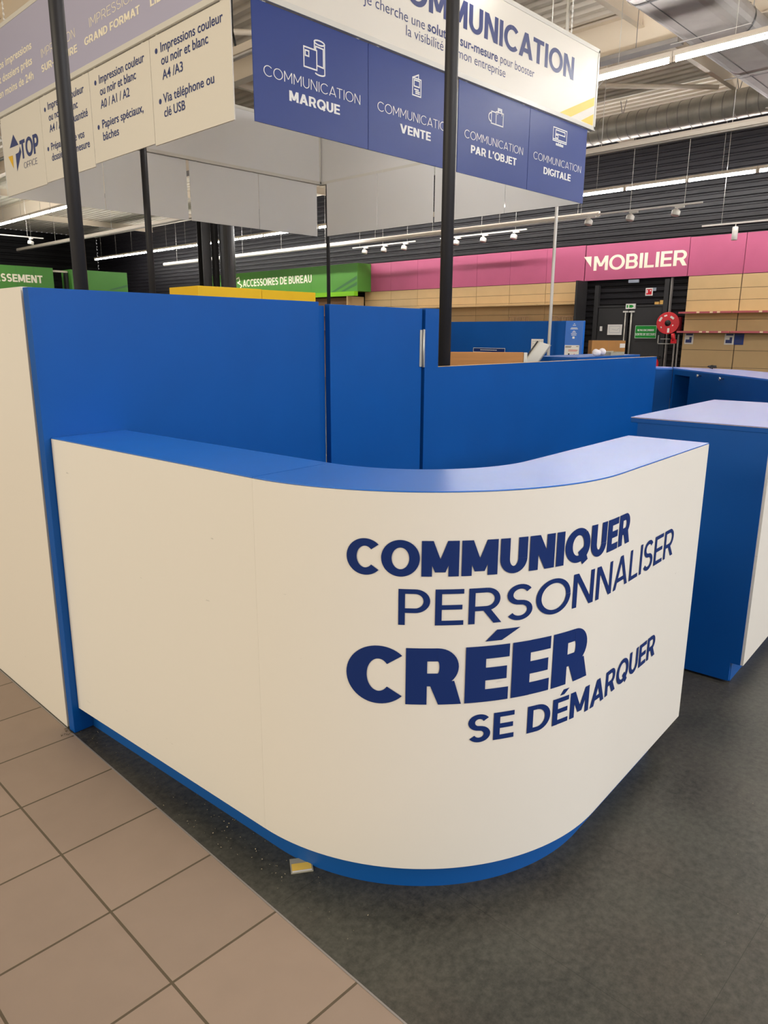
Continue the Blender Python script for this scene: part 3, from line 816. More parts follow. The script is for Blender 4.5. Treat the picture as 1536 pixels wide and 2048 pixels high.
for a, b, l in ((3.62, 4.84, 'blank grey panel at the back left of the canopy, outermost'), (4.85, 6.085, 'blank grey panel behind the cream panels, left of the narrow slit'), (6.135, 7.335, 'blank grey panel right of the narrow slit'), (7.345, 8.52, 'blank grey panel left of the canopy back corner')):
    hang_panel(a, yb, b, yb, 3.172, 3.973, 'sign_back', l, gB)
for a, b, l in ((8.48, 9.64, 'blank beige panel right of the canopy back corner'), (7.345, 8.47, 'blank beige panel second from the canopy back corner'), (6.10, 7.315, 'blank beige panel behind the right black pole'), (4.97, 6.09, 'blank beige panel under the right end of the navy panels')):
    hang_panel(CX1 - .07, a, CX1 - .07, b, 3.165, 3.973, 'sign_back', l, gB)

# ================================================================== POLES
def pole(x, y, r, z1, m, label):
    p = empty('pole', (x, y, 0), label, 'pole')
    MB().cyl((x, y, .01), (x, y, z1), r, 20).build('shaft', m, p)
    MB().cyl((x, y, 0), (x, y, .012), r * 1.9, 20).build('base', m, p)
    return p
pole(1.985, 4.42, .040, 6.49, 'black_metal', 'thick black pole in front of the cream panels, at left')
pole(3.765, 3.105, .040, 6.49, 'black_metal', 'thick black pole standing behind the low partition end')
pole(4.81, 8.70, .040, 6.49, 'black_metal', 'slim-looking black pole inside the canopy, behind the tall partition')
pole(9.75, 10.95, .034, 6.49, 'black_metal', 'thin black pole far off beyond the canopy back corner')
pole(9.35, 5.78, .022, 6.0, 'white_metal', 'thin white pole rising behind the far blue partition')

# ================================================================== LIGHTS, DUCTS AND TRACKS UNDER THE ROOF
LEN = 1.5
def batten(x, y, z, lit, label, group):
    r = empty('batten_light', (x, y, z), label, 'ceiling light', group)
    MB().prism([(-.028, .03), (.028, .03), (.034, .06), (.028, .095), (-.028, .095), (-.034, .06)], -LEN / 2 + .003, LEN / 2 - .003, lambda a, b, c: (x + a, y + c, z + b)).build('housing', 'batten', r)
    MB().cyl((x, y - LEN / 2 + .04, z - .012), (x, y + LEN / 2 - .04, z - .012), .02, 12).build('tube', 'tube' if lit else 'tube_off', r)
    MB().box(x - .022, y - LEN / 2 + .005, z - .036, x + .022, y - LEN / 2 + .04, z + .04).box(x - .022, y + LEN / 2 - .04, z - .036, x + .022, y + LEN / 2 - .005, z + .04).build('lamp_holder', 'batten', r)
    return r
def hanger(x, y, z): return MB().cyl((x, y, z), (x, y, 6.49), .004, 6)
def lamp_row(x, y0, y1, z, lit, label, group):
    n = int(round((y1 - y0) / LEN)); base = None
    for i in range(n):
        y = y0 + LEN * (i + .5)
        if base is None:
            base = batten(x, y, z, lit, label, group)
            hanger(x, y, z + .095).build('hanger', 'white_metal', base)
        else:
            c = copy_tree(base); c.location = (x, y, z)
lamp_row(2.5, -5.2, 0.8, 5.0, True, 'added unseen fluorescent batten lighting the shop entrance', 'added battens over the entrance')  # row out of view, added for fill light over the shop front
lamp_row(6.15, 4.6, 7.6, 5.0, True, 'added unseen fluorescent batten lighting the canopy inside', 'added battens over the canopy')  # lit stretch added behind the sign to brighten the canopy interior
lamp_row(9.98, -5.9, 6.1, 5.0, True, 'lit fluorescent batten in the bright row right of the canopy', 'lit battens right of the canopy')
lamp_row(17.55, -6.0, 18.0, 5.0, True, 'lit fluorescent batten in the row above the pink fascia', 'lit battens above the pink fascia')
lamp_row(16.95, 18.0, 35.5, 5.0, True, 'lit fluorescent batten in the far row before the black wall', 'lit battens in the far row')
lamp_row(9.5, 21.2, 32.2, 5.0, True, 'lit fluorescent batten at the far left, left of the black pole', 'lit battens at the far left')
def trunk(x, y0, y1, z, label, hs=2.4, feed=0):
    r = empty('lighting_trunking', (x, (y0 + y1) / 2, z), label, 'lighting rail')
    MB().prism([(-.05, .0), (.05, .0), (.05, .06), (.035, .10), (-.035, .10), (-.05, .06)], y0, y1, lambda a, b, c: (x + a, c, z + b)).build('rail', 'batten', r)
    MB().cyl((x - .02, y0 + .02, z - .016), (x - .02, y1 - .02, z - .016), .016, 8).cyl((x + .025, y0 + .02, z - .016), (x + .025, y1 - .02, z - .016), .016, 8).build('tube', 'tube_off', r)
    mb = MB(); y = y0 + .6
    while y < y1: mb.cyl((x, y, z + .1), (x, y, 6.49), .005, 6); y += hs
    mb.build('hanger', 'white_metal', r)
    if feed: MB().tube([(x, feed, z + .1), (x - .01, feed + .05, z + .3), (x, feed + .04, 6.49)], .014, 8).build('feed_cable', 'rubber', r)
    return r
trunk(13.75, -5, 10.8, 4.98, 'long unlit white lighting rail below the round duct')
trunk(12.95, 20.6, 34.8, 5.0, 'long unlit white lighting rail at far left, above the lit row')
trunk(17.5, 9.6, 30.5, 4.46, 'long unlit white lighting rail along the back wall')
trunk(6.15, 7.65, 20, 5.02, 'unlit white lighting rail crossing above the canopy', feed=8.62)
def track(p0, p1, spots, label, slab):
    a = V(p0); b = V(p1)
    r = empty('spotlight_track', (a + b) / 2, label, 'lighting track')
    dx = abs(b.x - a.x) > abs(b.y - a.y)
    mb = MB()
    if dx: mb.box(a.x, a.y - .02, a.z, b.x, a.y + .02, a.z + .035)
    else: mb.box(a.x - .02, a.y, a.z, a.x + .02, b.y, a.z + .035)
    mb.build('rail', 'white_metal', r)
    mb = MB()
    for t in (.12, .5, .88):
        p = a.lerp(b, t); mb.cyl((p.x, p.y, a.z + .035), (p.x, p.y, 6.49), .005, 6)
    mb.build('hanger', 'white_metal', r)
    for (pt, style) in spots:
        p = V(pt)
        s = empty('track_spotlight', p, slab[style] if isinstance(slab, dict) else slab, 'spotlight', 'spotlights on the tracks')
        if style == 'round':
            MB().box(p.x - .03, p.y - .10, p.z - .045, p.x + .03, p.y + .10, p.z).build('gear_box', 'white_metal', s)
            MB().cyl((p.x, p.y + .05, p.z - .045), (p.x, p.y + .07, p.z - .10), .018, 10).build('stem', 'white_metal', s)
            MB().lathe((p.x, p.y + .09, p.z - .2), (0.2, -.1, 1), [(0, .085), (.02, .095), (.10, .095), (.13, .06)], 18).build('lamp_head', 'white_metal', s)
        else:
            MB().cyl((p.x, p.y, p.z), (p.x, p.y, p.z - .06), .014, 10).build('stem', 'white_metal', s)
            MB().lathe((p.x, p.y, p.z - .34), (0, 0, 1), [(0, .058), (.01, .062), (.27, .062), (.28, .05)], 18).build('lamp_head', 'white_metal', s)
track((17.05, 6.9, 4.4), (17.05, 10.25, 4.4), [((17.05, y, 4.4), 'round') for y in (9.55, 8.48, 7.4)], 'white spotlight track in front of the MOBILIER sign', 'round white spotlight above the MOBILIER sign')
track((18.08, 16.2, 4.4), (18.08, 19.05, 4.4), [((18.08, y, 4.4), 'round') for y in (18.4, 17.5, 16.6)], 'short white spotlight track above the green and pink joint', 'round white spotlight left of the right black pole')
track((18.1, 12.1, 4.4), (18.1, 15.2, 4.4), [((18.1, y, 4.4), 'round') for y in (14.5, 13.5, 12.44)], 'white spotlight track right of the right black pole', 'round white spotlight right of the right black pole')
track((17.75, 3.6, 4.0), (17.75, 7.14, 4.0), [((17.75, 6.4, 4.0), 'can')], 'white spotlight track at the right edge', 'white cylinder spotlight hanging over the pink fascia at right')
track((6.4, 26.15, 4.6), (10.6, 26.15, 4.6), [((10.2, 26.15, 4.6), 'round')], 'white spotlight track over the green fascia at far left', 'round white spotlight over the green fascia at far left')

# round spiral duct along y
rd = empty('round_duct', (16.0, 8, 5.95), 'round galvanised spiral duct below the roof at right', 'duct')
MB().cyl((16.0, -8, 5.97), (16.0, 17, 5.97), .262, 40).build('tube', 'zinc', rd)
mb = MB(); y = -7.9
while y < 17:
    mb.cyl((16.0, y, 5.97), (16.0, y + .014, 5.97), .268, 40); y += .22
mb.build('seam', 'zinc_dull', rd)
mb = MB()
for yy in (-3, 0, 3.2, 6.0, 8.4, 12, 15): mb.cyl((16, yy, 6.23), (16.0, yy + .06, 6.49), .008, 6).cyl((16.0, yy - .02, 6.23), (16.0, yy - .08, 6.49), .008, 6)
mb.build('hanger', 'zinc_dull', rd)
# flat oval duct along x
od = empty('oval_duct', (11, 4.6, 5.55), 'wide flat grey duct crossing the ceiling at upper right', 'duct')
def oval(z0, z1, y0, y1, n=10):
    r = (z1 - z0) / 2; pts = []
    for i in range(n + 1): a = rad(90 + 180 * i / n); pts.append((y0 + r + r * cos(a), z0 + r + r * sin(a)))
    for i in range(n + 1): a = rad(-90 + 180 * i / n); pts.append((y1 - r + r * cos(a), z0 + r + r * sin(a)))
    return pts
ov = oval(5.55, 5.93, 4.12, 5.06)
mb = MB(); n = len(ov)
segs = [8.6, 9.5, 11.3, 13.1, 14.9, 15.65]
for xa, xb in zip(segs[:-1], segs[1:]):
    for i in range(n):
        p, q = ov[i], ov[(i + 1) % n]
        mb.poly([(xa, p[0], p[1]), (xb, p[0], p[1]), (xb, q[0], q[1]), (xa, q[0], q[1])], True)
mb.poly([(8.6, p[0], p[1]) for p in ov]); mb.poly([(15.65, p[0], p[1]) for p in ov])
mb.build('body', 'zinc_dull', od)
mb = MB()
for xs in segs[1:-1]:
    for i in range(n):
        p, q = ov[i], ov[(i + 1) % n]; cy, cz = 4.59, 5.74
        g = lambda a: (cy + (a[0] - cy) * 1.012, cz + (a[1] - cz) * 1.05)
        p, q = g(p), g(q)
        mb.poly([(xs - .02, p[0], p[1]), (xs + .02, p[0], p[1]), (xs + .02, q[0], q[1]), (xs - .02, q[0], q[1])], True)
mb.box(8.6, 4.745, 5.546, 15.6, 4.757, 5.549)
mb.build('seam', 'dark', od)
mb = MB()
for xs in (9, 11, 13, 15): mb.cyl((xs, 4.05, 5.74), (xs, 4.05, 6.49), .006, 6).cyl((xs, 5.12, 5.74), (xs, 5.12, 6.49), .006, 6).box(xs - .015, 4.05, 5.535, xs + .015, 5.12, 5.545)
mb.build('hanger', 'zinc_dull', od)
# cable tray along y, just before the big beam
ct = empty('cable_tray', (11.75, 8, 5.78), 'grey metal cable tray slung below the beige beam', 'cable tray')
mb = MB().box(11.6, 5.3, 5.78, 11.8, 30, 5.79).box(11.595, 5.3, 5.78, 11.6, 30, 5.84).box(11.8, 5.3, 5.78, 11.805, 30, 5.84); mb.build('tray', 'zinc_dull', ct)
mb = MB()
for yy in range(6, 30, 2): mb.cyl((11.7, yy, 5.79), (11.7, yy, 6.49), .006, 6)
mb.build('hanger', 'zinc_dull', ct)
pp = empty('pipe', (11.2, 3.6, 6.15), 'thin white pipe beside the flat duct at the upper right', 'pipe')
MB().cyl((8.9, 3.72, 5.98), (15.4, 3.72, 5.98), .035, 12).build('run', 'white_metal', pp)
MB().cyl((10, 3.72, 6.0), (10, 3.72, 6.49), .006, 6).cyl((12.5, 3.72, 6.0), (12.5, 3.72, 6.49), .006, 6).build('hanger', 'white_metal', pp)

# ================================================================== BACK WALL: FASCIAS AND SHELVING
joints = [19.28, 18.0, 16.78, 15.57, 14.35, 13.12, 11.88, 10.68]
FW = lambda s, z, d=0: (18.868 - d, -s, z)
g_p = 'pink fascia boards'
pink_lab = ['pink fascia board next to the green box', 'second pink fascia board from the green box', 'third pink fascia board from the green box, behind the pole', 'pink fascia board just right of the right black pole',
            'pink fascia board second to the right of the right black pole', 'pink fascia board left of the thin white pole', 'pink fascia board left of the MOBILIER sign']
def fascia(y0, y1, z0, z1, m, label, group, name='fascia_board', x=18.87):
    r = empty(name, (x, (y0 + y1) / 2, z0), label, 'fascia board', group)
    MB().box(x, y0 + .004, z0, x + .03, y1 - .004, z1).build('board', m, r)
    MB().box(x + .03, y0 + .1, z0 + .1, 18.99, y0 + .14, z0 + .14).box(x + .03, y1 - .14, z1 - .16, 18.99, y1 - .1, z1 - .12).build('bracket', 'dark', r)
    return r
for i in range(7): fascia(joints[i + 1], joints[i], 3.03, 3.96, 'pink', pink_lab[i], g_p)
fm = fascia(7.84, 10.66, 3.03, 3.95, 'pink', 'wide pink fascia board reading MOBILIER', g_p)
mb = MB(); put_caps(mb, 'MOBILIER', .20, FW, -10.40, -7.87, 3.285, 3.655); mb.build('lettering', 'text_cream', fm)
mb = MB(); put_polys(mb, [[(-10.72, 3.66), (-10.49, 3.66), (-10.49, 3.385)]], FW); mb.build('arrow', 'text_cream', fm)
for a, b, l in ((6.52, 7.835, 'pink fascia board right of the MOBILIER sign'), (5.22, 6.515, 'pink fascia board above the right-hand tan shelves'), (3.9, 5.215, 'pink fascia board at the right edge')):
    fascia(a, b, 3.03, 3.94, 'pink', l, g_p)

def shelf_bay(y0, y1, zs, label, group, seams=(0.84, 1.25, 2.16, 2.44, 2.70), rail=None, ztop=3.025, x=18.88):
    r = empty('shelving_bay', (x, (y0 + y1) / 2, 0), label, 'shelving', group)
    zz = [0.02] + [s for s in seams] + [ztop]
    mb = MB()
    for a, b in zip(zz[:-1], zz[1:]): mb.box(x, y0 + .006, a + .004, x + .03, y1 - .006, b - .004)
    mb.build('back_panel', 'tan', r)
    MB().box(x + .03, y0, 0, x + .07, y0 + .03, ztop).box(x + .03, y1 - .03, 0, x + .07, y1, ztop).build('upright', 'dark', r)
    for k, z in enumerate(zs):
        sh = MB().box(x - .40, y0 + .004, z - .035, x - .002, y1 - .004, z).build('shelf', 'tan', r)
        if rail:
            MB().box(x - .412, y0 + .004, z - .04, x - .402, y1 - .004, z + .004).build('price_rail', rail, sh)
            mb = MB()
            for q in range(3):
                yy = y0 + .12 + random.random() * (y1 - y0 - .3); mb.box(x - .416, yy, z - .036, x - .4125, yy + .07, z)
            mb.build('price_label', 'price', sh)
    return r
gs = 'tan shelving bays left of the door'
bay_lab = ['tan shelving bay below the first pink board, beside the brown side panel', 'tan shelving bay second from the brown side panel', 'tan shelving bay hidden partly by the right black pole', 'tan shelving bay just right of the right black pole',
           'tan shelving bay second to the right of the right black pole', 'tan shelving bay left of the thin white pole', 'tan shelving bay directly left of the black door']
for i in range(7):
    zs = [] if i < 2 else ([2.44] if i < 4 else [2.44, 2.02])
    r = shelf_bay(joints[i + 1], joints[i], [z for z in zs if z == 2.44] + ([1.95] if i >= 3 else []), bay_lab[i], gs, seams=(0.84, 1.25, 1.66, 2.16, 2.50, 2.73))
MB().box(18.42, 10.60, 0, 18.95, 10.66, 3.02).build('side_panel', 'dark', r)
gs2 = 'tan shelving bays right of the door'
for a, b, l in ((6.53, 7.80, 'tan shelving bay next to the red hose reel'), (5.24, 6.52, 'tan shelving bay at the right edge'), (3.95, 5.23, 'tan shelving bay beyond the right edge')):
    shelf_bay(a, b, [2.16, 1.70], l, gs2, seams=(0.43, 0.84, 1.25, 1.98, 2.44, 2.71), rail='pricerail')
# wire baskets and a divider left on the shelves
for yy, l in ((12.5, 'empty wire basket on the shelf left of the white pole'), (11.05, 'empty wire basket on the shelf right of the white pole')):
    r = empty('wire_basket', (18.66, yy, 1.951), l, 'basket', 'wire baskets on the shelves')
    mb = MB()
    for k in range(9): mb.box(18.50, yy - .32 + k * .08 - .012, 1.952, 18.51, yy - .32 + k * .08 + .012, 2.10)
    mb.box(18.49, yy - .34, 2.08, 18.52, yy + .34, 2.10).box(18.49, yy - .34, 1.952, 18.82, yy + .34, 1.958)
    mb.build('body', 'tan_dark', r)

# green boxes: ACCESSOIRES DE BUREAU on the back wall, others on the left
XG = 18.2
gr = empty('fascia_box', (18.5, 23.7, 3.02), 'green fascia box reading ACCESSOIRES DE BUREAU', 'fascia box')
MB().box(XG, 18.95, 3.02, 18.86, 28.4, 3.945).build('box', 'green', gr, bevel=.004)
mb = MB()
for yy in (20.2, 21.4, 22.65, 23.9, 25.1, 26.4, 27.4): mb.box(XG - .0015, yy - .006, 3.03, XG, yy + .006, 3.94)
mb.build('seam', 'green_deep', gr)
MB().box(XG - .15, 18.95, 2.86, XG + .02, 28.4, 3.01).build('lime_edge', 'lime', gr)
FG = lambda s, z, d=0: (XG - .003 - d, -s, z)
mb = MB(); put_caps(mb, 'ACCESSOIRES DE BUREAU', .21, FG, -25.62, -21.36, 3.40, 3.68)
put_polys(mb, line_polys([(-26.1, 3.72), (-25.9, 3.78), (-25.85, 3.62), (-26.0, 3.58), (-25.8, 3.5), (-25.72, 3.45), (-25.85, 3.35)], .05), FG)
mb.build('lettering', 'text_cream', gr)
mb = MB(); put_polys(mb, [[(-20.3, 3.03), (-20.1, 3.03), (-18.97, 3.42), (-18.97, 3.53)], [(-19.8, 3.03), (-19.6, 3.03), (-18.97, 3.22), (-18.97, 3.33)]], FG); mb.build('stripes', 'green_stripe', gr)
# wall shelving under the green box (brown backs) with its end panel
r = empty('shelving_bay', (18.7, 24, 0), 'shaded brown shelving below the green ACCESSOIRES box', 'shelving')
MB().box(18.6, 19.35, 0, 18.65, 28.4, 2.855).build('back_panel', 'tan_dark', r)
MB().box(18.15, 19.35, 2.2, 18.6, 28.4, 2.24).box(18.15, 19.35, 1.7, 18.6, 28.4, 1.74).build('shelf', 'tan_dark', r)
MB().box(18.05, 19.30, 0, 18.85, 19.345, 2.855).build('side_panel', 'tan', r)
# left green fascias
def green_left(x0, x1, label, m, depth=.9):
    r = empty('fascia_box', ((x0 + x1) / 2, 30, 2.95), label, 'fascia box', 'green fascias at the far left')
    MB().box(x0, 29.8, 3.05, x1, 29.8 + depth, 3.985).build('box', m, r, bevel=.004)
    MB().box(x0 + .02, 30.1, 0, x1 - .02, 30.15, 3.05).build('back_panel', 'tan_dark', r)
    return r
a = green_left(6.5, 12.32, 'long green fascia reading CLASSEMENT at the left edge', 'green_deep')
mb = MB()
for xx in (10.95, 9.5, 11.6): mb.box(xx - .006, 29.798, 3.06, xx + .006, 29.80, 3.98)
mb.build('seam', 'green_stripe', a)
FN = lambda x, z, d=0: (x, 29.795 - d, z)
mb = MB(); put_caps(mb, 'CLASSEMENT', .24, FN, 9.72, 11.90, 3.40, 3.68); mb.build('lettering', 'text_cream', a)
b = green_left(13.02, 15.36, 'short green fascia behind the left black pole', 'green_deep')
mb = MB(); put_polys(mb, [[(14.5, 3.28), (14.75, 3.28), (15.34, 3.42), (15.34, 3.51)]], FN); mb.build('stripes', 'green_stripe', b)
r = empty('portal', (12.7, 30.2, 0), 'dark opening with a pale lintel between the green fascias', 'frame')
MB().box(12.34, 30.05, 3.86, 13.0, 30.12, 3.93).build('lintel', 'batten', r); MB().box(12.9, 30.05, 0, 13.0, 30.25, 3.86).build('post', 'dark', r)

# ================================================================== THINGS ON AND NEAR THE DOOR
def plate(name, y0, y1, z0, z1, m, label, cat, x=18.925, t=.012, parent_only=False):
    r = empty(name, (x, (y0 + y1) / 2, z0), label, cat)
    MB().box(x - t, y0, z0, x, y1, z1).build('plate', m, r, bevel=.002)
    return r
DX = 18.905
FD_ = lambda s, z, d=0: (DX - .0135 - d, -s, z)
r = plate('exit_sign', 8.50, 9.09, 1.515, 1.845, 'exit_green', 'green sign with two lines of white words on the door', 'sign', DX + 0.0)
mb = MB(); put_caps(mb, 'NE PAS ENCOMBRER', .2, FD_, -9.02, -8.57, 1.70, 1.75); put_caps(mb, 'SORTIE DE SECOURS', .2, FD_, -9.07, -8.52, 1.59, 1.65); mb.build('lettering', 'text_white', r)
mb = MB(); put_polys(mb, line_polys(rect(-9.08, 1.523, -8.51, 1.837), .008, True), FD_); mb.build('border', 'text_white', r)
r = plate('evacuation_plan', 9.465, 9.88, 1.60, 1.872, 'paper', 'white plan sheet on the left leaf of the black door', 'plan', DX)
mb = MB(); put_polys(mb, line_polys(rect(-9.82, 1.66, -9.52, 1.83), .006, True) + line_polys([(-9.75, 1.75), (-9.6, 1.72), (-9.55, 1.78)], .006), FD_); mb.build('drawing', 'paper_grey', r)
plate('notice', 10.04, 10.11, 1.70, 1.825, 'paper', 'tiny white notice at the left of the black door', 'notice', DX)
r = plate('exit_lamp', 9.14, 9.40, 2.268, 2.40, 'paper', 'white exit lamp box above the black door', 'exit sign', 18.93, .05)
FE = lambda s, z, d=0: (18.878 - d, -s, z)
mb = MB(); put_polys(mb, [rect(-9.30, 2.30, -9.22, 2.37), [(-9.22, 2.30), (-9.17, 2.335), (-9.22, 2.37)], rect(-9.37, 2.30, -9.33, 2.37)], FE); mb.build('pictogram', 'exit_green', r)
r = plate('fire_sign', 8.74, 8.935, 2.595, 2.79, 'paper', 'white and red fire equipment sign above the door', 'sign', 18.995, .012)
FS = lambda s, z, d=0: (18.981 - d, -s, z)
mb = MB(); put_polys(mb, [rect(-8.91, 2.625, -8.765, 2.76)], FS); mb.build('symbol', 'red', r)
FS2 = lambda s, z, d=0: (18.9800 - d, -s, z)
mb = MB(); put_polys(mb, [rect(-8.90, 2.66, -8.87, 2.74), disc(-8.80, 2.72, .018)], FS2); mb.build('pictogram', 'text_white', r)
plate('small_sign', 8.655, 8.735, 2.71, 2.79, 'paper_grey', 'small pinkish sign right of the fire equipment sign', 'sign', 18.995)
plate('call_box', 8.525, 8.64, 2.35, 2.435, 'ochre', 'square ochre box on the cladding above the door', 'alarm box', 18.99, .06)
plate('call_box', 8.39, 8.50, 2.33, 2.47, 'ochre', 'taller ochre box beside the square one above the door', 'alarm box', 18.99, .06)
plate('emergency_lamp', 9.10, 9.38, 2.93, 3.005, 'paper_grey', 'dim green emergency lamp under the MOBILIER fascia', 'lamp', 18.93, .05)
# steel stanchion and two pipes right of the door
for yy, l in ((8.02, 'left grey pipe under the hose reel'), (7.93, 'right grey pipe under the hose reel')):
    tag(MB().cyl((18.94, yy, 0), (18.94, yy, 1.62), .022, 12).build('riser_pipe', 'zinc_dull'), l, 'pipe', 'grey pipes under the hose reel')
tag(MB().box(18.90, 8.215, 0, 18.99, 8.245, 3.02).build('stanchion', 'zinc_dull'), 'pale steel stanchion at the right of the door', 'post')
# hose reel
hr = empty('hose_reel', (18.6, 8.05, 1.62), 'red round fire hose reel at the right of the door', 'fire hose reel')
cx, cy, cz = 18.52, 8.06, 1.895; ax = V((-.88, -.36, 0)).normalized()
MB().lathe((cx, cy, cz), ax, [(0, .262), (.004, .268), (.012, .268), (.016, .26)], 40).build('disc', 'red', hr)
MB().lathe(V((cx, cy, cz)) - ax * .17, ax, [(0, .262), (.012, .268), (.016, .262)], 40).build('back_disc', 'red_dark', hr)
MB().lathe(V((cx, cy, cz)) - ax * .155, ax, [(0, .235), (.03, .25), (.06, .235), (.09, .25), (.12, .235), (.152, .245)], 36).build('hose', 'rubber', hr)
MB().lathe(V((cx, cy, cz)) + ax * .016, ax, [(0, .075), (.012, .07), (.02, .03), (.03, .028)], 20).build('hub', 'rubber', hr)
e1 = V((-ax.y, ax.x, 0)); mb = MB()
for ang, rr, wl, hl in ((125, .16, .10, .05), (70, .19, .07, .035), (28, .20, .11, .05), (262, .18, .05, .11), (325, .18, .04, .025), (205, .13, .035, .025)):
    c0 = V((cx, cy, cz)) + ax * .0175 + e1 * (rr * -cos(rad(ang))) + V((0, 0, rr * sin(rad(ang))))
    t1 = (e1 * cos(rad(ang - 90)) + V((0, 0, -sin(rad(ang - 90))))) if ang not in (262,) else e1
    t2 = ax.cross(t1)
    mb.poly([c0 - t1 * wl / 2 - t2 * hl / 2, c0 + t1 * wl / 2 - t2 * hl / 2, c0 + t1 * wl / 2 + t2 * hl / 2, c0 - t1 * wl / 2 + t2 * hl / 2])
mb.build('sticker', 'paper', hr)
MB().box(18.66, 8.02, 1.85, 18.99, 8.10, 1.94).box(18.9, 7.9, 1.7, 18.99, 8.2, 2.05).build('wall_arm', 'red_dark', hr)
MB().cyl((18.5, 7.90, 1.64), (18.5, 7.86, 1.46), .045, 14).box(18.46, 7.80, 1.40, 18.54, 7.92, 1.50).build('guide', 'red', hr)
r = empty('wall_bracket', (18.8, 8.17, 1.40), 'pale steel bracket frame below the hose reel', 'bracket')
MB().box(18.62, 8.02, 1.38, 18.65, 8.33, 1.40).box(18.62, 8.02, 1.50, 18.65, 8.26, 1.515).box(18.62, 8.31, 1.38, 18.65, 8.33, 1.60).box(18.64, 8.05, 1.38, 18.98, 8.07, 1.40).build('bar', 'silver', r)
# extinguisher
fx = empty('fire_extinguisher', (18.75, 8.22, .45), 'red fire extinguisher beside the low partition end', 'fire extinguisher')
MB().lathe((18.6, 8.33, .5), (0, 0, 1), [(0, .075), (.02, .085), (.42, .085), (.48, .06), (.52, .028)], 20).build('bottle', 'red', fx)
MB().box(18.57, 8.19, 1.02, 18.63, 8.32, 1.05).box(18.57, 8.21, 1.06, 18.63, 8.30, 1.09).cyl((18.6, 8.23, 1.0), (18.6, 8.23, 1.06), .02, 10).build('valve', 'rubber', fx)
MB().tube([(18.6, 8.29, 1.05), (18.58, 8.33, 1.0), (18.56, 8.34, .8)], .012, 8).build('hose', 'rubber', fx)
MB().box(18.7, 8.26, .45, 18.98, 8.40, .5).build('wall_shelf', 'dark', fx)
# leaflets on the shelves
gl = 'blue and white leaflets under the shelf edge'
for y1_, y0_, l, m in ((7.74, 7.52, 'blue and white leaflet alone under the shelf, by the hose reel', 0), (6.765, 6.545, 'white-topped leaflet of the pair under the shelf', 0), (6.535, 6.32, 'mostly blue leaflet of the pair under the shelf', 1)):
    r = empty('leaflet', (18.87, (y0_ + y1_) / 2, 1.385), l, 'leaflet', gl)
    MB().box(18.862, y0_, 1.385, 18.868, y1_, 1.645).build('sheet', 'paper' if not m else 'navy_sign', r)
    Fq = lambda s, z, d=0: (18.8605 - d, -s, z)
    mb = MB(); q = [rect(-y1_ + .03, 1.60, -y0_ - .02, 1.64), rect(-y1_ + .03, 1.42, -y0_ - .04, 1.50), rect(-y1_ + .12, 1.50, -y0_ - .04, 1.56)]
    put_polys(mb, q, Fq); mb.build('printing', 'navy_text', r)
# cardboard boxes behind the partition end
r = empty('cardboard_box', (13.2, 6.9, 0), 'flattened brown cardboard box propped before the black door', 'cardboard box')
c0, c1 = V((13.1, 7.15, 0)), V((13.55, 6.69, 0)); dd = (c1 - c0); nn = V((-dd.y, dd.x, 0)).normalized()
if nn.x < 0: nn = -nn
mb = MB()
for z, in ((0,),):
    P_ = [c0, c1, c1 + nn * .25, c0 + nn * .25]
    mb.prism([(p.x, p.y) for p in P_], .0, 1.495)
mb.build('carton', 'card', r, bevel=.004)
p = c0.lerp(c1, .93) - nn * .002
MB().box(-.06, -.002, 1.36, .04, 0, 1.44, lambda a, b, c: tuple(p + dd.normalized() * a + nn * b + V((0, 0, c)))).build('label_sheet', 'paper', r)
m_ = c0.lerp(c1, .5) - nn * .0015
MB().box(-.003, -.001, .2, .003, 0, 1.494, lambda a, b, c: tuple(m_ + dd.normalized() * a + nn * b + V((0, 0, c)))).build('seam', 'tan_dark', r)

# ================================================================== THINGS BEHIND THE LOW PARTITION
bw = empty('partition_screen', (9.5, 6.6, 0), 'far blue partition wall below the tan shelves', 'partition'); bw['kind'] = 'thing'
MB().box(9.5, 5.615, 0, 9.54, 9.6, 1.79).build('board', 'blue', bw, bevel=.003)
bp = empty('partition_screen', (9.49, 5.48, 0), 'narrow bright blue end panel with tiny white symbols', 'partition'); bp['kind'] = 'thing'
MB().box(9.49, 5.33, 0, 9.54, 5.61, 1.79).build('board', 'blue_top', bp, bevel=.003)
Fb = lambda s, z, d=0: (9.4885 - d, -s, z)
mb = MB()
for z, wd in ((1.745, .02), (1.725, .05), (1.69, .10), (1.675, .12), (1.645, .03), (1.63, .06), (1.61, .09), (1.59, .08)): put_polys(mb, [rect(-5.47 - wd / 2, z, -5.47 + wd / 2, z + .008)], Fb)
put_polys(mb, [rect(-5.49, 1.545, -5.455, 1.575)], Fb)
mb.build('printing', 'text_white', bp)
r = empty('poster', (9.485, 5.48, 1.2), 'white notice with red and grey lines on the bright blue panel', 'poster')
MB().box(9.483, 5.37, 1.25, 9.4865, 5.60, 1.455).build('sheet', 'paper', r)
Fb = lambda s, z, d=0: (9.4822 - d, -s, z)
mb = MB(); put_polys(mb, [rect(-5.59, 1.435, -5.49, 1.442), rect(-5.59, 1.42, -5.5, 1.427), rect(-5.42, 1.435, -5.38, 1.442), rect(-5.54, 1.29, -5.515, 1.34)], Fb); mb.build('printing', 'rubber', r)
mb = MB(); put_polys(mb, [rect(-5.54, 1.385, -5.39, 1.392), rect(-5.54, 1.37, -5.40, 1.376), [(-5.48, 1.29), (-5.42, 1.29), (-5.44, 1.34)]], Fb); mb.build('red_printing', 'red', r)
r = empty('paper_sheet', (9.49, 6.07, 1.34), 'white sheet with a grey grid on the far blue wall', 'paper')
MB().box(9.493, 5.965, 1.335, 9.497, 6.17, 1.535).build('sheet', 'paper', r)
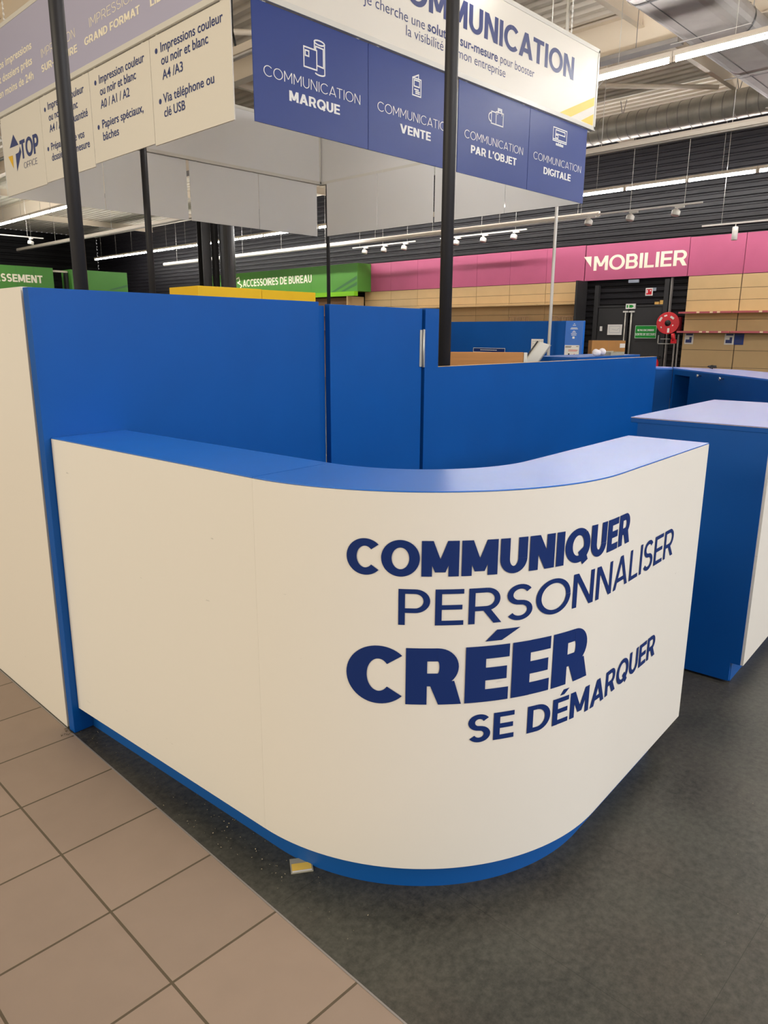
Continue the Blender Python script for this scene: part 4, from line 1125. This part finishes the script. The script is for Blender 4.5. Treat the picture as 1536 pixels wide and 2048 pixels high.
Fb = lambda s, z, d=0: (9.4925 - d, -s, z)
mb = MB()
for k in range(5): put_polys(mb, [rect(-6.15, 1.36 + k * .035, -5.985, 1.363 + k * .035)], Fb)
for k in range(4): put_polys(mb, [rect(-6.15 + k * .055, 1.35, -6.147 + k * .055, 1.52)], Fb)
mb.build('grid', 'paper_grey', r)
r = empty('wall_sign', (9.49, 6.93, 1.34), 'navy strip sign with a white border on the far blue wall', 'sign')
MB().box(9.492, 6.63, 1.325, 9.497, 7.24, 1.392).build('plate', 'navy', r)
mb = MB(); put_polys(mb, line_polys(rect(-7.235, 1.328, -6.635, 1.389), .006, True), lambda s, z, d=0: (9.4915 - d, -s, z)); put_polys(mb, [rect(-7.1 + .02 * k, 1.355, -7.1 + .02 * k + .014, 1.366) for k in range(16)], lambda s, z, d=0: (9.4915 - d, -s, z))
mb.build('lettering', 'text_white', r)

wb = empty('wooden_board', (4.75, 3.2, 0), 'wood-coloured desk screen just behind the low partition', 'screen')
q0, q1 = V((4.56, 3.70, 0)), V((4.965, 3.29, 0)); dd = (q1 - q0); nn = V((-dd.y, dd.x, 0)).normalized()
if nn.x < 0: nn = -nn
G = lambda a, b, c: tuple(q0 + dd.normalized() * a + nn * b + V((0, 0, c)))
LL = dd.length
MB().box(0, 0, .55, LL, .02, 1.464, G).build('board', 'wood', wb, bevel=.006)
MB().box(LL, -.004, .3, LL + .028, .024, 1.462, G).build('end_cap', 'silver', wb, bevel=.002)
MB().box(.02, .0, 0, .06, .02, .55, G).box(LL - .06, 0, 0, LL - .02, .02, .55, G).build('leg', 'dark', wb)
st = empty('sloping_panel', (5.6, 3.55, 1.3), 'silver rounded panel tilted to the right behind the low partition', 'screen')
c = V((5.62, 3.70, 1.29)); tilt = V((.11, -.115, .235)); sd = V((.7, -.7, -.28)).normalized(); nd = tilt.normalized().cross(sd).normalized()
mb = MB(); sec = [(.042 * (1 if i <= 10 else -1) + .02 * cos(rad(-90 + 180 * i / 10 if i <= 10 else 90 + 180 * (i - 11) / 10)), .02 * sin(rad(-90 + 180 * i / 10 if i <= 10 else 90 + 180 * (i - 11) / 10))) for i in range(22)]
lo = [c + sd * x + nd * y for x, y in sec]; hi = [c + tilt + sd * x + nd * y for x, y in sec]
mb.poly(lo[::-1]); mb.poly(hi)
for i in range(22): mb.poly([lo[i], lo[(i + 1) % 22], hi[(i + 1) % 22], hi[i]], True)
mb.build('panel', 'silver', st)
sd = sd * .026
MB().box(-.01, -.012, -1.29, .01, .012, .02, lambda a, b, z: tuple(c + V((a, b, z)))).build('stand', 'dark', st)
MB().cyl(c - sd * 2.4, c + tilt - sd * 2.4, .009, 10).build('edge', 'dark', st)

ds = empty('desk_unit', cw(6.9, 3.1), 'blue desk unit showing just behind the low partition at right', 'desk')
MB().box(6.05, 2.90, 0, 7.48, 3.35, 1.408, cw).build('carcass', 'blue', ds, bevel=.003)
cl = empty('wipes_roll', cw(6.66, 2.96, 1.409), 'crumpled white cloth on top of the low blue desk unit', 'cloth')
mb = MB()
for (dv, du, dz, rx) in ((-.09, 0, .028, .045), (-.02, .01, .024, .04), (.05, .0, .034, .045), (.09, .01, .03, .04)):
    p = V(cw(6.64 + dv, 2.96 + du, 1.409 + dz)); mb.lathe(p - V((.05, .02, 0)), (.9, .3, .1), [(0, .012), (.012, rx * .6), (.04, rx * .72), (.07, rx * .6), (.085, .01)], 14)
mb.build('cloth', 'cloth', cl)
tr = empty('small_tray', cw(6.98, 2.98, 1.409), 'small pale tray beside the crumpled white cloth', 'tray')
mb = MB().box(6.82, 2.93, 1.4085, 7.15, 3.05, 1.413, cw).box(6.82, 2.93, 1.413, 6.826, 3.05, 1.44, cw).box(7.144, 2.93, 1.413, 7.15, 3.05, 1.44, cw).box(6.82, 3.044, 1.413, 7.15, 3.05, 1.446, cw).box(6.82, 2.93, 1.413, 7.15, 2.936, 1.435, cw)
mb.build('body', 'plastic', tr)

# yellow stand
ys = empty('display_stand', (5.4, 7.5, 0), 'yellow display stand rising above the tall blue partition', 'display stand')
MB().box(4.58, 7.29, 0, 5.435, 7.9, 2.10).build('left_panel', 'yellow', ys, bevel=.003)
MB().box(5.441, 7.29, 0, 6.27, 7.9, 2.095).build('right_panel', 'yellow', ys, bevel=.003)
MB().box(4.66, 7.285, 1.86, 4.78, 7.289, 1.985).box(5.45, 7.285, 1.87, 5.55, 7.289, 1.98).build('sticker', 'sticker', ys)

# ================================================================== FLOOR LITTER
pt = empty('price_holder', cw(1.33, 1.46, 0), 'clear price holder with a yellow label under the counter plinth', 'price tag')
def PT(a, b, c):
    t = rad(52); return cw(1.307 + a * cos(t) - b * sin(t), 1.42 + a * sin(t) + b * cos(t), c)
MB().box(-.012, -.034, .0, .05, .034, .004, PT).build('holder', 'plastic', pt)
MB().box(-.004, -.03, .0042, .026, .03, .0048, PT).build('label_sheet', 'yellow_print', pt)
MB().box(-.011, -.03, .0042, -.005, .03, .0048, PT).build('label_edge', 'paper', pt)
mb = MB()
def crumb(p, r):
    b = [V((random.uniform(-1, 1), random.uniform(-1, 1), random.uniform(0, .8))).normalized() * r * random.uniform(.6, 1) for _ in range(7)]
    i = len(mb.v); mb.v += [(p[0] + q.x, p[1] + q.y, p[2] + max(0, q.z) + .0005) for q in b]
    for t in ((0, 1, 2), (1, 2, 3), (2, 3, 4), (3, 4, 5), (4, 5, 6), (5, 6, 0), (0, 2, 4), (1, 3, 5), (0, 3, 6)): mb.f.append([i + k for k in t]); mb.sm.append(False)
for _ in range(70):
    u = random.gauss(1.66, .2); crumb(cw(1.275 + random.uniform(-.07, .05) , u, 0), random.uniform(.0012, .004))
for _ in range(30): crumb(cw(random.uniform(1.26, 1.32), random.uniform(1.6, 2.7), 0), random.uniform(.001, .003))
for _ in range(40): crumb(cw(random.uniform(1.2, 3.6), random.uniform(.3, 1.0), 0), random.uniform(.0008, .0022))
tag(mb.build('floor_crumbs', 'grit'), 'pale grit scattered on the dark floor along the counter plinth', 'grit', kind='stuff')
mb = MB()
for _ in range(26):
    p = (1.04 + random.gauss(0, .02), 2.80 + random.gauss(0, .025), .002)
    a = random.uniform(0, 6); l = random.uniform(.008, .02)
    mb.cyl(p, (p[0] + l * cos(a), p[1] + l * sin(a), p[2] + random.uniform(0, .006)), .0009, 4)
tag(mb.build('dust_ball', 'grime'), 'brown dust fluff at the foot of the white board corner', 'dust', kind='stuff')

bpy.context.view_layer.update()
